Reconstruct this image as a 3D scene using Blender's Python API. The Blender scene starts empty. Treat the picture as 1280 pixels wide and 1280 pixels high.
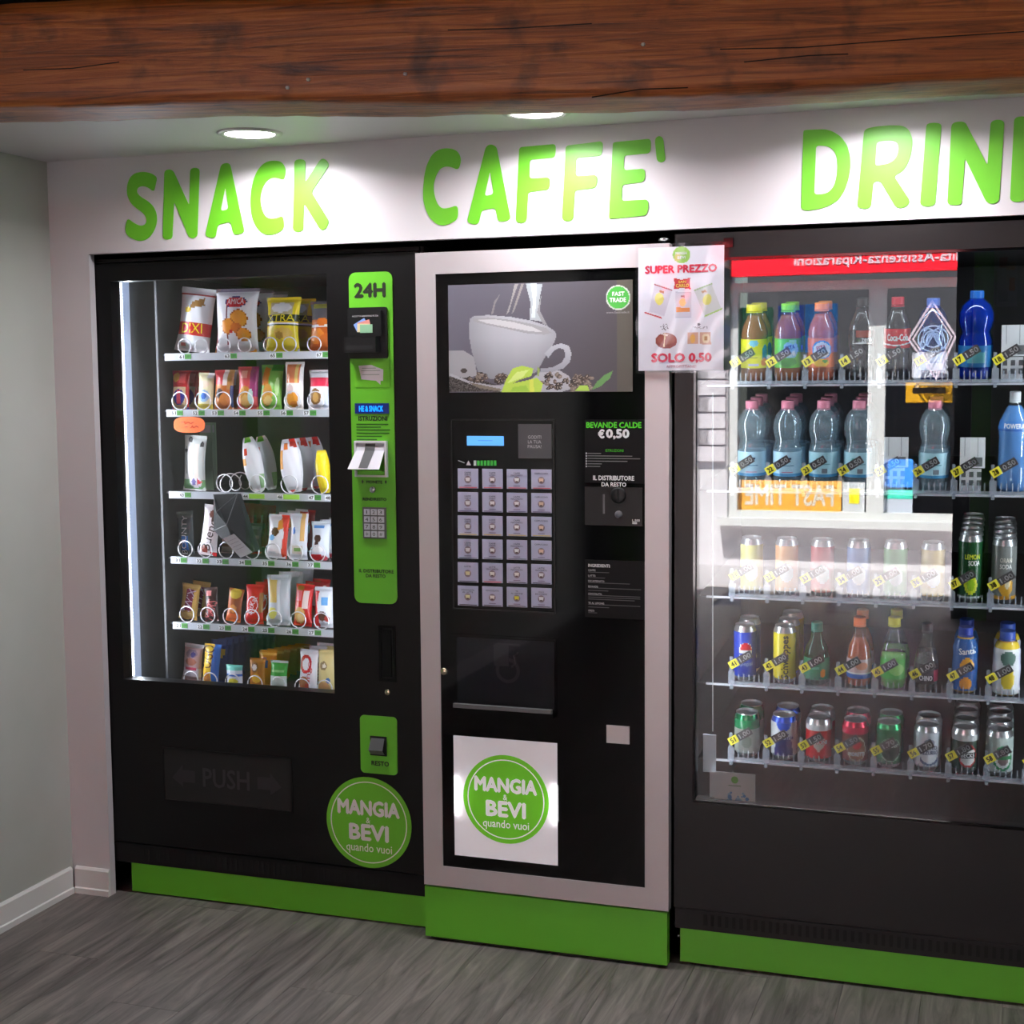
import bpy, math, random
import numpy as np
from mathutils import Matrix, Vector
random.seed(7); rng = np.random.default_rng(7)
SC = bpy.context.scene
COL = SC.collection
# ------------------------------------------------------------------ camera
F = 1811.19; PITCH, YAW, ROLL = 0.0915568, 0.330633, -0.00843712   # focal length in px of a 1280 frame
CX, CY, CZ = 0.0, -3.5, 1.49
def ray(u, v):
    x = (u - 640) / F; y = -(v - 640) / F
    c, s = math.cos(ROLL), math.sin(ROLL); x, y = c*x - s*y, s*x + c*y
    d = (x, math.cos(PITCH) + math.sin(PITCH)*y, -math.sin(PITCH) + math.cos(PITCH)*y)
    cy, sy = math.cos(YAW), math.sin(YAW)
    return (cy*d[0] - sy*d[1], sy*d[0] + cy*d[1], d[2])
cam_d = bpy.data.cameras.new('camera'); cam = bpy.data.objects.new('camera', cam_d); COL.objects.link(cam)
fw = Vector(ray(640, 640)); rt = (Vector(ray(641, 640)) - fw).normalized(); up = (Vector(ray(640, 639)) - fw).normalized()
m3 = Matrix((rt, up, -fw.normalized())).transposed()
cam.matrix_world = Matrix.Translation((CX, CY, CZ)) @ m3.to_4x4()
cam_d.sensor_fit = 'HORIZONTAL'; cam_d.sensor_width = 36.0; cam_d.lens = F / 1280 * 36.0
cam_d.clip_start = 0.02
SC.camera = cam
# ------------------------------------------------------------------ daylight, exposure
wd = bpy.data.worlds.new('World'); SC.world = wd; wd.use_nodes = True
nt = wd.node_tree; bg = nt.nodes['Background']
sky = nt.nodes.new('ShaderNodeTexSky'); sky.sky_type = 'NISHITA'; sky.sun_disc = False
sky.sun_elevation = math.radians(72); sky.sun_rotation = math.radians(10); sky.air_density = 1.0; sky.dust_density = 2.5
nt.links.new(sky.outputs[0], bg.inputs[0]); bg.inputs[1].default_value = 0.8
sun_d = bpy.data.lights.new('sun', 'SUN'); sun_d.energy = 160.0; sun_d.angle = 0.009; sun_d.color = (1.0, 0.96, 0.94)
sun = bpy.data.objects.new('sun', sun_d); COL.objects.link(sun)
sun.rotation_euler = Vector((0.12, -math.cos(math.radians(72)), -math.sin(math.radians(72)))).to_track_quat('-Z', 'Y').to_euler()
SC.view_settings.view_transform = 'Standard'; SC.view_settings.look = 'None'
SC.view_settings.exposure = 0.0; SC.view_settings.gamma = 1.0; SC.view_settings.use_curve_mapping = False
SC.cycles.transparent_max_bounces = 40; SC.cycles.max_bounces = 10; SC.cycles.diffuse_bounces = 5
SC.cycles.sample_clamp_indirect = 6.0
SC.cycles.caustics_reflective = False; SC.cycles.caustics_refractive = False
# ------------------------------------------------------------------ measuring on the photograph
def PX(u, v, Y=0.0):
    d = ray(u, v); t = (Y - CY) / d[1]; return d[0]*t
def PZ(u, v, Y=0.0):
    d = ray(u, v); t = (Y - CY) / d[1]; return CZ + d[2]*t
def P(u, v, Y=0.0): return (PX(u, v, Y), PZ(u, v, Y))
def R(u0, v0, u1, v1, Y=0.0):      # upright rectangle on the plane Y: x0, z0, x1, z1
    um, vm = (u0+u1)/2, (v0+v1)/2
    return PX(u0, vm, Y), PZ(um, v1, Y), PX(u1, vm, Y), PZ(um, v0, Y)
def RF(u, v, Yg, Yf):              # seen mirrored in the glass at Yg, standing on plane Yf
    d = ray(u, v); t = (Yg - CY)/d[1] + (Yg - Yf)/d[1]; return (d[0]*t, CZ + d[2]*t)
def project(X, Y, Z):              # numpy: world to photo pixel
    d = np.stack([X - CX, Y - CY + 0*X, Z - CZ], -1)
    B = np.array(m3); c = d @ B
    return 640 + F*c[..., 0]/-c[..., 2], 640 - F*c[..., 1]/-c[..., 2]
# ------------------------------------------------------------------ colours and materials
def lin1(c):
    c = c/255.0
    return c/12.92 if c <= 0.04045 else ((c+0.055)/1.055)**2.4
def lin(c): return tuple(lin1(a) for a in c[:3])
MATS = {}
def mat(name, col, rough=0.5, metal=0.0, spec=0.5, emis=0.0, noise=None, bump=0.0, bscale=60.0, coat=0.0):
    if name in MATS: return MATS[name]
    m = bpy.data.materials.new(name); m.use_nodes = True; n = m.node_tree.nodes; l = m.node_tree.links
    b = n['Principled BSDF']; c = lin(col) + (1,)
    b.inputs['Base Color'].default_value = c; b.inputs['Roughness'].default_value = rough
    b.inputs['Metallic'].default_value = metal; b.inputs['Specular IOR Level'].default_value = spec
    b.inputs['Coat Weight'].default_value = coat; b.inputs['Coat Roughness'].default_value = 0.05
    if emis:
        b.inputs['Emission Color'].default_value = c; b.inputs['Emission Strength'].default_value = emis
    if noise or bump:
        tc = n.new('ShaderNodeTexCoord'); nz = n.new('ShaderNodeTexNoise'); nz.inputs['Scale'].default_value = bscale
        nz.inputs['Detail'].default_value = 5; l.new(tc.outputs['Object'], nz.inputs['Vector'])
        if noise:
            rp = n.new('ShaderNodeValToRGB'); l.new(nz.outputs['Fac'], rp.inputs[0])
            rp.color_ramp.elements[0].position = 0.3; rp.color_ramp.elements[1].position = 0.7
            rp.color_ramp.elements[0].color = lin(noise[0]) + (1,); rp.color_ramp.elements[1].color = lin(noise[1]) + (1,)
            l.new(rp.outputs[0], b.inputs['Base Color'])
        if bump:
            bp = n.new('ShaderNodeBump'); bp.inputs['Strength'].default_value = bump; bp.inputs['Distance'].default_value = 0.002
            l.new(nz.outputs['Fac'], bp.inputs['Height']); l.new(bp.outputs[0], b.inputs['Normal'])
    MATS[name] = m; return m
def printmat(name, rough=0.45, emis=0.0, spec=0.4):
    if name in MATS: return MATS[name]
    m = bpy.data.materials.new(name); m.use_nodes = True; n = m.node_tree.nodes; l = m.node_tree.links
    b = n['Principled BSDF']; a = n.new('ShaderNodeVertexColor'); a.layer_name = 'Col'
    l.new(a.outputs[0], b.inputs['Base Color']); b.inputs['Roughness'].default_value = rough; b.inputs['Specular IOR Level'].default_value = spec
    if emis:
        l.new(a.outputs[0], b.inputs['Emission Color']); b.inputs['Emission Strength'].default_value = emis
    MATS[name] = m; return m
def glass(name, tint=(255, 255, 255), f0=0.04, rough=0.0, milk=0.0, milkcol=(230, 235, 240)):
    # thin clear sheet: straight-through transmission, Schlick mirror reflection, a little milkiness
    if name in MATS: return MATS[name]
    m = bpy.data.materials.new(name); m.use_nodes = True; n = m.node_tree.nodes; l = m.node_tree.links
    n.remove(n['Principled BSDF']); out = n['Material Output']
    tr = n.new('ShaderNodeBsdfTransparent'); tr.inputs[0].default_value = lin(tint) + (1,)
    gl = n.new('ShaderNodeBsdfGlossy'); gl.inputs['Roughness'].default_value = rough
    lw = n.new('ShaderNodeLayerWeight'); lw.inputs[0].default_value = 0.5
    pw = n.new('ShaderNodeMath'); pw.operation = 'POWER'; pw.inputs[1].default_value = 5; l.new(lw.outputs['Facing'], pw.inputs[0])
    ma = n.new('ShaderNodeMath'); ma.operation = 'MULTIPLY_ADD'; ma.inputs[1].default_value = 1-f0; ma.inputs[2].default_value = f0
    l.new(pw.outputs[0], ma.inputs[0])
    mx = n.new('ShaderNodeMixShader'); l.new(ma.outputs[0], mx.inputs[0]); l.new(gl.outputs[0], mx.inputs[2])
    if milk:
        df = n.new('ShaderNodeBsdfDiffuse'); df.inputs[0].default_value = lin(milkcol) + (1,)
        m2 = n.new('ShaderNodeMixShader'); m2.inputs[0].default_value = milk
        l.new(tr.outputs[0], m2.inputs[1]); l.new(df.outputs[0], m2.inputs[2]); l.new(m2.outputs[0], mx.inputs[1])
    else: l.new(tr.outputs[0], mx.inputs[1])
    l.new(mx.outputs[0], out.inputs['Surface']); MATS[name] = m; return m
def woodmat(name, dark, midc, light, grain=(2.0, 40.0, 40.0), rough=0.55, bump=0.4, rand=0.0, spots=0.0):
    m = bpy.data.materials.new(name); m.use_nodes = True; n = m.node_tree.nodes; l = m.node_tree.links; b = n['Principled BSDF']
    tc = n.new('ShaderNodeTexCoord'); mp = n.new('ShaderNodeMapping'); mp.inputs['Scale'].default_value = grain
    oi = n.new('ShaderNodeObjectInfo'); vm = n.new('ShaderNodeVectorMath'); vm.operation = 'SCALE'; vm.inputs[0].default_value = (37, 91, 13)
    l.new(oi.outputs['Random'], vm.inputs['Scale']); va = n.new('ShaderNodeVectorMath'); va.operation = 'ADD'
    l.new(tc.outputs['Object'], va.inputs[0]); l.new(vm.outputs[0], va.inputs[1]); l.new(va.outputs[0], mp.inputs[0])
    nz = n.new('ShaderNodeTexNoise'); nz.inputs['Scale'].default_value = 1.0; nz.inputs['Detail'].default_value = 8; nz.inputs['Roughness'].default_value = 0.65
    nz.inputs['Distortion'].default_value = 1.2
    l.new(mp.outputs[0], nz.inputs['Vector']); rp = n.new('ShaderNodeValToRGB'); l.new(nz.outputs['Fac'], rp.inputs[0])
    e = rp.color_ramp.elements; e[0].position = 0.32; e[0].color = lin(dark) + (1,); e[1].position = 0.68; e[1].color = lin(light) + (1,)
    k = e.new(0.5); k.color = lin(midc) + (1,)
    col = rp.outputs[0]
    if spots:
        n2 = n.new('ShaderNodeTexNoise'); n2.inputs['Scale'].default_value = 10.0; n2.inputs['Detail'].default_value = 5; l.new(tc.outputs['Object'], n2.inputs['Vector'])
        r2 = n.new('ShaderNodeValToRGB'); r2.color_ramp.elements[0].position = 0.30; r2.color_ramp.elements[0].color = (1-spots,)*3 + (1,)
        r2.color_ramp.elements[1].position = 0.46; r2.color_ramp.elements[1].color = (1, 1, 1, 1); l.new(n2.outputs['Fac'], r2.inputs[0])
        mm = n.new('ShaderNodeMix'); mm.data_type = 'RGBA'; mm.blend_type = 'MULTIPLY'; mm.inputs[0].default_value = 1.0
        l.new(col, mm.inputs[6]); l.new(r2.outputs[0], mm.inputs[7]); col = mm.outputs[2]
    if rand:
        hs = n.new('ShaderNodeHueSaturation'); mr = n.new('ShaderNodeMapRange'); mr.inputs['To Min'].default_value = 1-rand; mr.inputs['To Max'].default_value = 1+rand
        l.new(oi.outputs['Random'], mr.inputs[0]); l.new(mr.outputs[0], hs.inputs['Value']); l.new(col, hs.inputs['Color']); col = hs.outputs[0]
    l.new(col, b.inputs['Base Color']); b.inputs['Roughness'].default_value = rough
    bp = n.new('ShaderNodeBump'); bp.inputs['Strength'].default_value = bump; bp.inputs['Distance'].default_value = 0.004
    l.new(nz.outputs['Fac'], bp.inputs['Height']); l.new(bp.outputs[0], b.inputs['Normal'])
    MATS[name] = m; return m
GREEN = (101, 184, 38); WHITE = (236, 234, 236)
mat('wall_paint', (180, 184, 177), 0.7, noise=((175, 179, 171), (185, 188, 182)), bscale=3)
mat('fascia_white', (208, 203, 206), 0.42)
mat('base_white', (225, 225, 222), 0.4)
mat('green_vinyl', GREEN, 0.4); mat('green_panel', (92, 176, 36), 0.38)
mat('black_metal', (9, 9, 10), 0.4, spec=0.22, bump=0.1, bscale=900); mat('black_drink', (13, 10, 11), 0.4, spec=0.3, bump=0.1, bscale=900)
mat('black_gloss', (7, 7, 8), 0.06, spec=0.3); mat('black_void', (8, 8, 8), 0.8); mat('dark_slot', (4, 4, 4), 0.9)
mat('cavity', (92, 97, 104), 0.5); mat('cavity_dark', (46, 47, 52), 0.6); mat('fridge_liner', (28, 26, 34), 0.6)
mat('alu', (192, 186, 188), 0.42, metal=0.35, bump=0.03, bscale=400); mat('rail', (205, 210, 220), 0.3, metal=0.5)
mat('steel', (200, 200, 205), 0.25, metal=1.0); mat('brass', (205, 195, 165), 0.25, metal=1.0); mat('wire', (232, 232, 238), 0.3, metal=0.5)
mat('grey_plastic', (88, 90, 92), 0.4); mat('light_plastic', (215, 215, 222), 0.4); mat('charcoal', (20, 21, 22), 0.4, spec=0.3)
printmat('print'); printmat('print_gloss', 0.25); printmat('print_backlit', 0.3, 0.55); printmat('print_screen', 0.2, 1.6); printmat('print_panel', 0.3); printmat('print_logo', 0.3, 0.30); printmat('print_dark', 0.5, 0.0, 0.1)
glass('pane'); glass('pane_coated', (248, 250, 250), 0.044); glass('clear_plastic', (240, 243, 248), 0.06, 0.06, 0.26, (225, 230, 242)); glass('pet', (247, 250, 251), 0.06, 0.03, 0.035, (225, 235, 240)); glass('pet_water', (242, 249, 252), 0.10, 0.06, 0.14, (205, 228, 240))
glass('sleeve', (250, 250, 252), 0.05, 0.08); glass('smoke', (205, 205, 210), 0.04, 0.03); mat('hatch_grey', (52, 53, 57), 0.5)
mat('led', (235, 242, 255), 0.5, emis=6.0); mat('lit_liner', (176, 192, 222), 0.5, emis=0.38); mat('diffuser', (255, 255, 255), 0.5, emis=14.0)
# ------------------------------------------------------------------ mesh builder
class MB:
    def __init__(s): s.v = []; s.f = []; s.c = []; s.m = []
    def add(s, vs, fs, col=(255, 255, 255), mi=0):
        o = len(s.v); s.v += [tuple(p) for p in vs]
        for q in fs: s.f.append(tuple(i+o for i in q)); s.c.append(col); s.m.append(mi)
        return s
    def box(s, x0, y0, z0, x1, y1, z1, col=(255, 255, 255), mi=0):
        vs = [(x, y, z) for z in (z0, z1) for y in (y0, y1) for x in (x0, x1)]
        return s.add(vs, [(0, 2, 3, 1), (4, 5, 7, 6), (0, 1, 5, 4), (2, 6, 7, 3), (0, 4, 6, 2), (1, 3, 7, 5)], col, mi)
    def frame(s, x0, z0, x1, z1, X0, Z0, X1, Z1, y0, y1, mi=0):   # outer rect minus inner hole (capitals)
        return s.box(x0, y0, z0, X0, y1, z1, mi=mi).box(X1, y0, z0, x1, y1, z1, mi=mi).box(X0, y0, Z1, X1, y1, z1, mi=mi).box(X0, y0, z0, X1, y1, Z0, mi=mi)
    def quad(s, x0, z0, x1, z1, y, col=(255, 255, 255), mi=0):    # facing -Y
        return s.add([(x0, y, z0), (x1, y, z0), (x1, y, z1), (x0, y, z1)], [(0, 1, 2, 3)], col, mi)
    def poly(s, pts, y, col=(255, 255, 255), mi=0):
        return s.add([(x, y, z) for x, z in pts], [tuple(range(len(pts)))], col, mi)
    def prism(s, pts, y0, y1, col=(255, 255, 255), mi=0):         # outline in x,z; front at y0
        n = len(pts); vs = [(x, y0, z) for x, z in pts] + [(x, y1, z) for x, z in pts]
        fs = [tuple(range(n)), tuple(range(2*n-1, n-1, -1))] + [(i, i+n, (i+1) % n + n, (i+1) % n) for i in range(n)]
        return s.add(vs, fs, col, mi)
    def disc(s, x, z, r, y, n=40, col=(255, 255, 255), mi=0, rz=None):
        return s.poly([(x + r*math.cos(a*2*math.pi/n), z + (rz or r)*math.sin(a*2*math.pi/n)) for a in range(n)], y, col, mi)
    def ring(s, x, z, r0, r1, y, n=48, col=(255, 255, 255)):
        for i in range(n):
            a, b = i*2*math.pi/n, (i+1)*2*math.pi/n
            s.poly([(x+r0*math.cos(a), z+r0*math.sin(a)), (x+r1*math.cos(a), z+r1*math.sin(a)), (x+r1*math.cos(b), z+r1*math.sin(b)), (x+r0*math.cos(b), z+r0*math.sin(b))], y, col)
        return s
    def lathe(s, prof, n=20, cx=0, cy=0, col=(255, 255, 255), mi=0, cap0=True, cap1=True):
        o = []
        for r, z in prof:
            o += [(cx + r*math.sin(k*2*math.pi/n), cy - r*math.cos(k*2*math.pi/n), z) for k in range(n)]
        fs = [(i*n+k, i*n+(k+1) % n, (i+1)*n+(k+1) % n, (i+1)*n+k) for i in range(len(prof)-1) for k in range(n)]
        if cap0: fs.append(tuple(range(n-1, -1, -1)))
        if cap1: fs.append(tuple(range((len(prof)-1)*n, len(prof)*n)))
        return s.add(o, fs, col, mi)
    def tube(s, pts, r, n=5, col=(255, 255, 255), mi=0):
        pts = [Vector(p) for p in pts]; vs = []
        for i, p in enumerate(pts):
            t = (pts[min(i+1, len(pts)-1)] - pts[max(i-1, 0)]).normalized()
            a = t.orthogonal().normalized() if abs(t.z) > 0.9 else t.cross(Vector((0, 0, 1))).normalized()
            b = t.cross(a)
            vs += [tuple(p + r*(a*math.cos(k*2*math.pi/n) + b*math.sin(k*2*math.pi/n))) for k in range(n)]
        return s.add(vs, [(i*n+k, i*n+(k+1) % n, (i+1)*n+(k+1) % n, (i+1)*n+k) for i in range(len(pts)-1) for k in range(n)], col, mi)
    def text(s, t, x0, z0, x1, z1, y, col=(255, 255, 255), bold=0.0, wrap=None, rot=0.0, mirror=False, mi=0, fat=0.0):
        if bold >= 0.01: fat = min(0.06, bold*2)
        if fat:
            f = fat*(z1-z0)
            for k, (a, b) in enumerate(((-f, 0), (f, 0), (0, f), (0, -f))): s.text(t, x0+f+a, z0+f+b, x1-f+a, z1-f+b, y-0.00003*k, col, 0.0, wrap, rot, mirror, mi)
            return s
        V, Fs = textmesh(t, bold); w, h = x1-x0, z1-z0; cx, cz = (x0+x1)/2, (z0+z1)/2; ca, sa = math.cos(rot), math.sin(rot); vs = []
        for a, b in V:
            px, pz = (a-0.5)*w, (b-0.5)*h
            if mirror: px = -px
            qx, qz = cx + ca*px - sa*pz, cz + sa*px + ca*pz
            vs.append(wrap(qx, qz) if wrap else (qx, y, qz))
        return s.add(vs, [tuple(reversed(q)) for q in Fs] if mirror else Fs, col, mi)
    def build(s, name, mats, parent=None, org=(0, 0, 0), smooth=False):
        me = bpy.data.meshes.new(name)
        me.from_pydata([(a-org[0], b-org[1], c-org[2]) for a, b, c in s.v], [], s.f)
        if not isinstance(mats, (list, tuple)): mats = [mats]
        for q in mats: me.materials.append(MATS[q])
        me.polygons.foreach_set('material_index', s.m)
        if any(q.startswith('print') for q in mats):
            cache = {}
            for c in set(s.c): cache[c] = lin(c) + (1.0,)
            at = me.color_attributes.new('Col', 'FLOAT_COLOR', 'CORNER'); buf = []
            for q, c in zip(s.f, s.c): buf += cache[c]*len(q)
            at.data.foreach_set('color', buf)
        if smooth: me.polygons.foreach_set('use_smooth', [True]*len(s.f))
        me.update(); return link(me, name, parent)
def link(me, name, parent=None):
    o = bpy.data.objects.new(name, me); COL.objects.link(o)
    if parent: o.parent = parent
    return o
_TX = {}
def textmesh(t, bold=0.0):
    k = (t, bold)
    if k not in _TX:
        cu = bpy.data.curves.new('txt', 'FONT'); cu.body = t; cu.size = 1; cu.offset = bold; cu.resolution_u = 2; cu.fill_mode = 'FRONT'
        cu.align_x = 'CENTER'
        ob = bpy.data.objects.new('txt', cu); COL.objects.link(ob); bpy.context.view_layer.update()
        me = bpy.data.meshes.new_from_object(ob.evaluated_get(bpy.context.evaluated_depsgraph_get()))
        V = [(v.co.x, v.co.y) for v in me.vertices]; Fs = [tuple(p.vertices) for p in me.polygons]
        if Fs:
            p = [Vector(V[i] + (0,)) for i in Fs[0][:3]]
            if (p[1]-p[0]).cross(p[2]-p[0]).z < 0: Fs = [tuple(reversed(q)) for q in Fs]
        x0 = min(v[0] for v in V); x1 = max(v[0] for v in V); z0 = min(v[1] for v in V); z1 = max(v[1] for v in V)
        V = [((a-x0)/max(x1-x0, 1e-6), (b-z0)/max(z1-z0, 1e-6)) for a, b in V]
        bpy.data.objects.remove(ob); bpy.data.meshes.remove(me); bpy.data.curves.remove(cu); _TX[k] = (V, Fs)
    return _TX[k]
def tag(o, label, cat, group=None, kind=None):
    o['label'] = label
    if cat: o['category'] = cat
    if group: o['group'] = group
    if kind: o['kind'] = kind
    return o
def thing(name, loc, label, cat, group=None):
    o = bpy.data.objects.new(name, None); COL.objects.link(o); o.location = loc; o.empty_display_size = 0.05
    return tag(o, label, cat, group)
def struct(o, label): o['kind'] = 'structure'; o['label'] = label; return o
def copy_tree(o, loc, label, group, parent=None):
    c = o.copy(); COL.objects.link(c); c.location = loc; c['label'] = label; c['group'] = group
    for ch in o.children:
        d = ch.copy(); COL.objects.link(d); d.parent = c
        for g in ch.children:
            e = g.copy(); COL.objects.link(e); e.parent = d
    return c
# ------------------------------------------------------------------ flat print painted cell by cell
class Paint:
    def __init__(s, U, V, bgc): s.U = U; s.V = V; s.C = np.zeros(U.shape + (3,)) + np.array(bgc, float)
    def put(s, m, col): s.C[m] = np.array(col, float); return s
    def mask(s, pts):
        U, V = s.U, s.V; r = np.zeros(U.shape, bool); n = len(pts)
        for i in range(n):
            x0, y0 = pts[i]; x1, y1 = pts[(i+1) % n]
            if y0 == y1: continue
            r ^= ((y0 > V) != (y1 > V)) & (U < (x1-x0)*(V-y0)/(y1-y0) + x0)
        return r
    def poly(s, pts, col): return s.put(s.mask(pts), col)
    def rect(s, a, b, c, d, col): return s.put((s.U >= min(a, c)) & (s.U < max(a, c)) & (s.V >= min(b, d)) & (s.V < max(b, d)), col)
    def ell(s, cx, cy, rx, ry, col, rot=0.0):
        c, q = math.cos(rot), math.sin(rot); du, dv = s.U-cx, s.V-cy
        return s.put(((c*du+q*dv)/rx)**2 + ((-q*du+c*dv)/ry)**2 < 1, col)
    def noise(s, m, cols):
        k = rng.integers(0, len(cols), s.U.shape); a = np.array(cols, float)
        s.C[m] = a[k][m]; return s
def linarr(C):
    c = np.clip(C, 0, 255)/255.0
    return np.where(c <= 0.04045, c/12.92, ((c+0.055)/1.055)**2.4)
def grid_mesh(name, pts, C, extra=None):   # pts (nz+1, nx+1, 3), C (nz, nx, 3)
    nz, nx = C.shape[:2]; idx = np.arange((nz+1)*(nx+1)).reshape(nz+1, nx+1)
    f = np.stack([idx[:-1, :-1], idx[:-1, 1:], idx[1:, 1:], idx[1:, :-1]], -1).reshape(-1, 4)
    vs = pts.reshape(-1, 3).tolist(); fs = f.tolist(); cols = linarr(C).reshape(-1, 3)
    cl = np.repeat(np.concatenate([cols, np.ones((len(cols), 1))], 1), 4, 0).ravel().tolist()
    if extra:
        o = len(vs); vs += [list(v) for v in extra.v]
        for q, c in zip(extra.f, extra.c): fs.append([i+o for i in q]); cl += (lin(c) + (1.0,))*len(q)
    me = bpy.data.meshes.new(name); me.from_pydata(vs, [], fs)
    at = me.color_attributes.new('Col', 'FLOAT_COLOR', 'CORNER'); at.data.foreach_set('color', cl)
    me.update(); return me
def picture(name, x0, z0, x1, z1, Y, nx, nz, bgc, fn, material, parent=None, org=(0, 0, 0), extra=None):
    xs = np.linspace(x0, x1, nx+1); zs = np.linspace(z0, z1, nz+1); XX, ZZ = np.meshgrid(xs, zs)
    xc, zc = np.meshgrid((xs[1:]+xs[:-1])/2, (zs[1:]+zs[:-1])/2)
    U, V = project(xc, np.full_like(xc, Y), zc); p = Paint(U, V, bgc); fn(p)
    pts = np.stack([XX-org[0], np.full_like(XX, Y-org[1]), ZZ-org[2]], -1)
    if extra: extra.v = [(a-org[0], b-org[1], c-org[2]) for a, b, c in extra.v]
    me = grid_mesh(name, pts, p.C, extra); me.materials.append(MATS[material]); return link(me, name, parent)
# ================================================================== THE ROOM
XL, XR = -2.575, 2.3; YB = -5.7; ZS = 2.108; ZC = 2.5
# floor: grey oak planks running towards the machines
woodmat('oak_grey', (72, 67, 64), (108, 102, 98), (134, 127, 121), (26.0, 2.2, 26.0), 0.5, 0.12, 0.10)
fl = struct(MB().box(XL-0.1, YB-0.1, -0.06, XR+0.1, 0.95, -0.004).build('floor', 'charcoal'), 'grey oak plank floor')
PW, PL = 0.185, 1.22
pm = MB().box(0.0004, 0.0004, -0.004, PW-0.0004, PL-0.0004, 0.0); pme = None
i = 0; x = XL
while x < XR - 0.01:
    y = YB + (0, 0.41, 0.82, 0.2)[i % 4] - PL
    while y < 0.93:
        if y + PL > YB:
            if pme is None: o = pm.build('plank', 'oak_grey', fl); pme = o.data
            else: o = link(pme, 'plank', fl)
            o.location = (x, y, 0)
        y += PL
    x += PW; i += 1
# left wall, its baseboard and the green panel further along it
struct(MB().box(XL-0.1, YB, 0, XL, 0.0, 2.56).build('wall_left', 'wall_paint'), 'white painted side wall left of the snack machine')
def baseboard(name, along, a, b, c, label):
    m = MB(); prof = [(0, 0), (0.013, 0), (0.013, 0.016), (0.009, 0.019), (0.009, 0.072), (0.004, 0.079), (0, 0.079)]
    n = len(prof); vs = []
    for t in (a, b):
        for d, z in prof: vs.append((c+d, t, z) if along == 'y' else (t, c-d, z))
    fs = [(i, (i+1) % n, (i+1) % n + n, i+n) for i in range(n)] + [tuple(range(n)), tuple(range(2*n-1, n-1, -1))]
    m.add(vs, fs); return struct(m.build(name, 'base_white'), label)
baseboard('baseboard_left', 'y', -5.69, -0.014, XL, 'white baseboard along the left wall')
# back wall: white cladding with the opening the machines stand in
OX0, OX1, OZ = -2.447, 0.315, 1.848
m = MB().box(XL, 0, 0, OX0, 0.025, OZ).box(XL, 0, OZ, XR, 0.025, ZS).box(OX1, 0, 0, XR, 0.025, OZ)
wb = struct(m.build('wall_back', 'fascia_white'), 'white cladding panel around and above the vending machines')
baseboard('baseboard_back', 'x', XL+0.013, OX0, 0.0, 'short white baseboard beside the snack machine')
struct(MB().box(XL, 0.86, 0, XR, 0.9, 2.56).box(XL-0.05, 0.025, 0, XL, 0.9, 2.56).build('wall_recess', 'black_void'), 'dark recess wall behind the machines')
# soffit with downlights and the timber beam in front of it
bL, bR = Vector((-2.95, -0.99)), Vector((0.75, -0.22))        # beam's rear lower edge in plan
dirb = (bR-bL).normalized(); nb = Vector((dirb.y, -dirb.x))    # towards the camera
m = MB(); pl = [(XL, 0.0), (XR, 0.0), (XR, -0.03), (bR.x, bR.y-0.05), (bL.x+0.38, bL.y+0.03), (XL, bL.y+0.03)]
n = len(pl); m.add([(a, b, ZS) for a, b in pl] + [(a, b, ZS+0.02) for a, b in pl], [tuple(range(n)), tuple(range(2*n-1, n-1, -1))] + [(i, (i+1) % n, (i+1) % n+n, i+n) for i in range(n)])
struct(m.build('ceiling_soffit', 'fascia_white'), 'white soffit with downlights above the lettering')
woodmat('beam_wood', (62, 28, 12), (140, 74, 28), (174, 102, 46), (2.6, 62.0, 62.0), 0.5, 0.5, 0.0, 0.7)
ZB0, ZB1, BD = 2.05, 2.262, 0.20
NX, NS = 120, 28
L = (bR-bL).length + 1.6; prof = []
def rr(t):   # rounded-square cross section: (depth towards camera, height)
    per = [(0.0, 0.0), (BD, 0.0), (BD, ZB1-ZB0), (0.0, ZB1-ZB0)]; k = int(t*4) % 4; f = t*4 - int(t*4)
    a, b = per[k], per[(k+1) % 4]; return a[0]+(b[0]-a[0])*f, a[1]+(b[1]-a[1])*f
vs = []
for i in range(NX+1):
    s = i/NX*L - 0.2
    for j in range(NS):
        d, h = rr(j/NS); cd, ch = d-BD/2, h-(ZB1-ZB0)/2
        k = 1 - 0.05*max(0, abs(cd)/(BD/2) + abs(ch)/((ZB1-ZB0)/2) - 1.55)/0.45
        w = -0.020*math.exp(-((bL.x+dirb.x*s+0.75)/0.7)**2) + 0.002*math.sin(s*9.7+j)+random.uniform(-0.0016, 0.0016)
        d, h = BD/2+cd*k, (ZB1-ZB0)/2+ch*k+w
        q = bL + dirb*s + nb*d; vs.append((q.x, q.y, ZB0+h))
m = MB().add(vs, [(i*NS+j, i*NS+(j+1) % NS, (i+1)*NS+(j+1) % NS, (i+1)*NS+j) for i in range(NX) for j in range(NS)] + [tuple(range(NS)), tuple(range((NX+1)*NS-1, NX*NS-1, -1))])
beam = m.build('ceiling_beam', 'beam_wood', smooth=True); ang = math.atan2(dirb.y, dirb.x)
R3 = Matrix.Rotation(-ang, 4, 'Z'); beam.data.transform(Matrix.Translation((0, 0, -ZB0)) @ R3 @ Matrix.Translation((-bL.x, -bL.y, 0)))
beam.location = (bL.x, bL.y, ZB0); beam.rotation_euler = (0, 0, ang)
struct(beam, 'rough brown timber ceiling beam with dark cracks and knots')
mk = MB()
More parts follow.
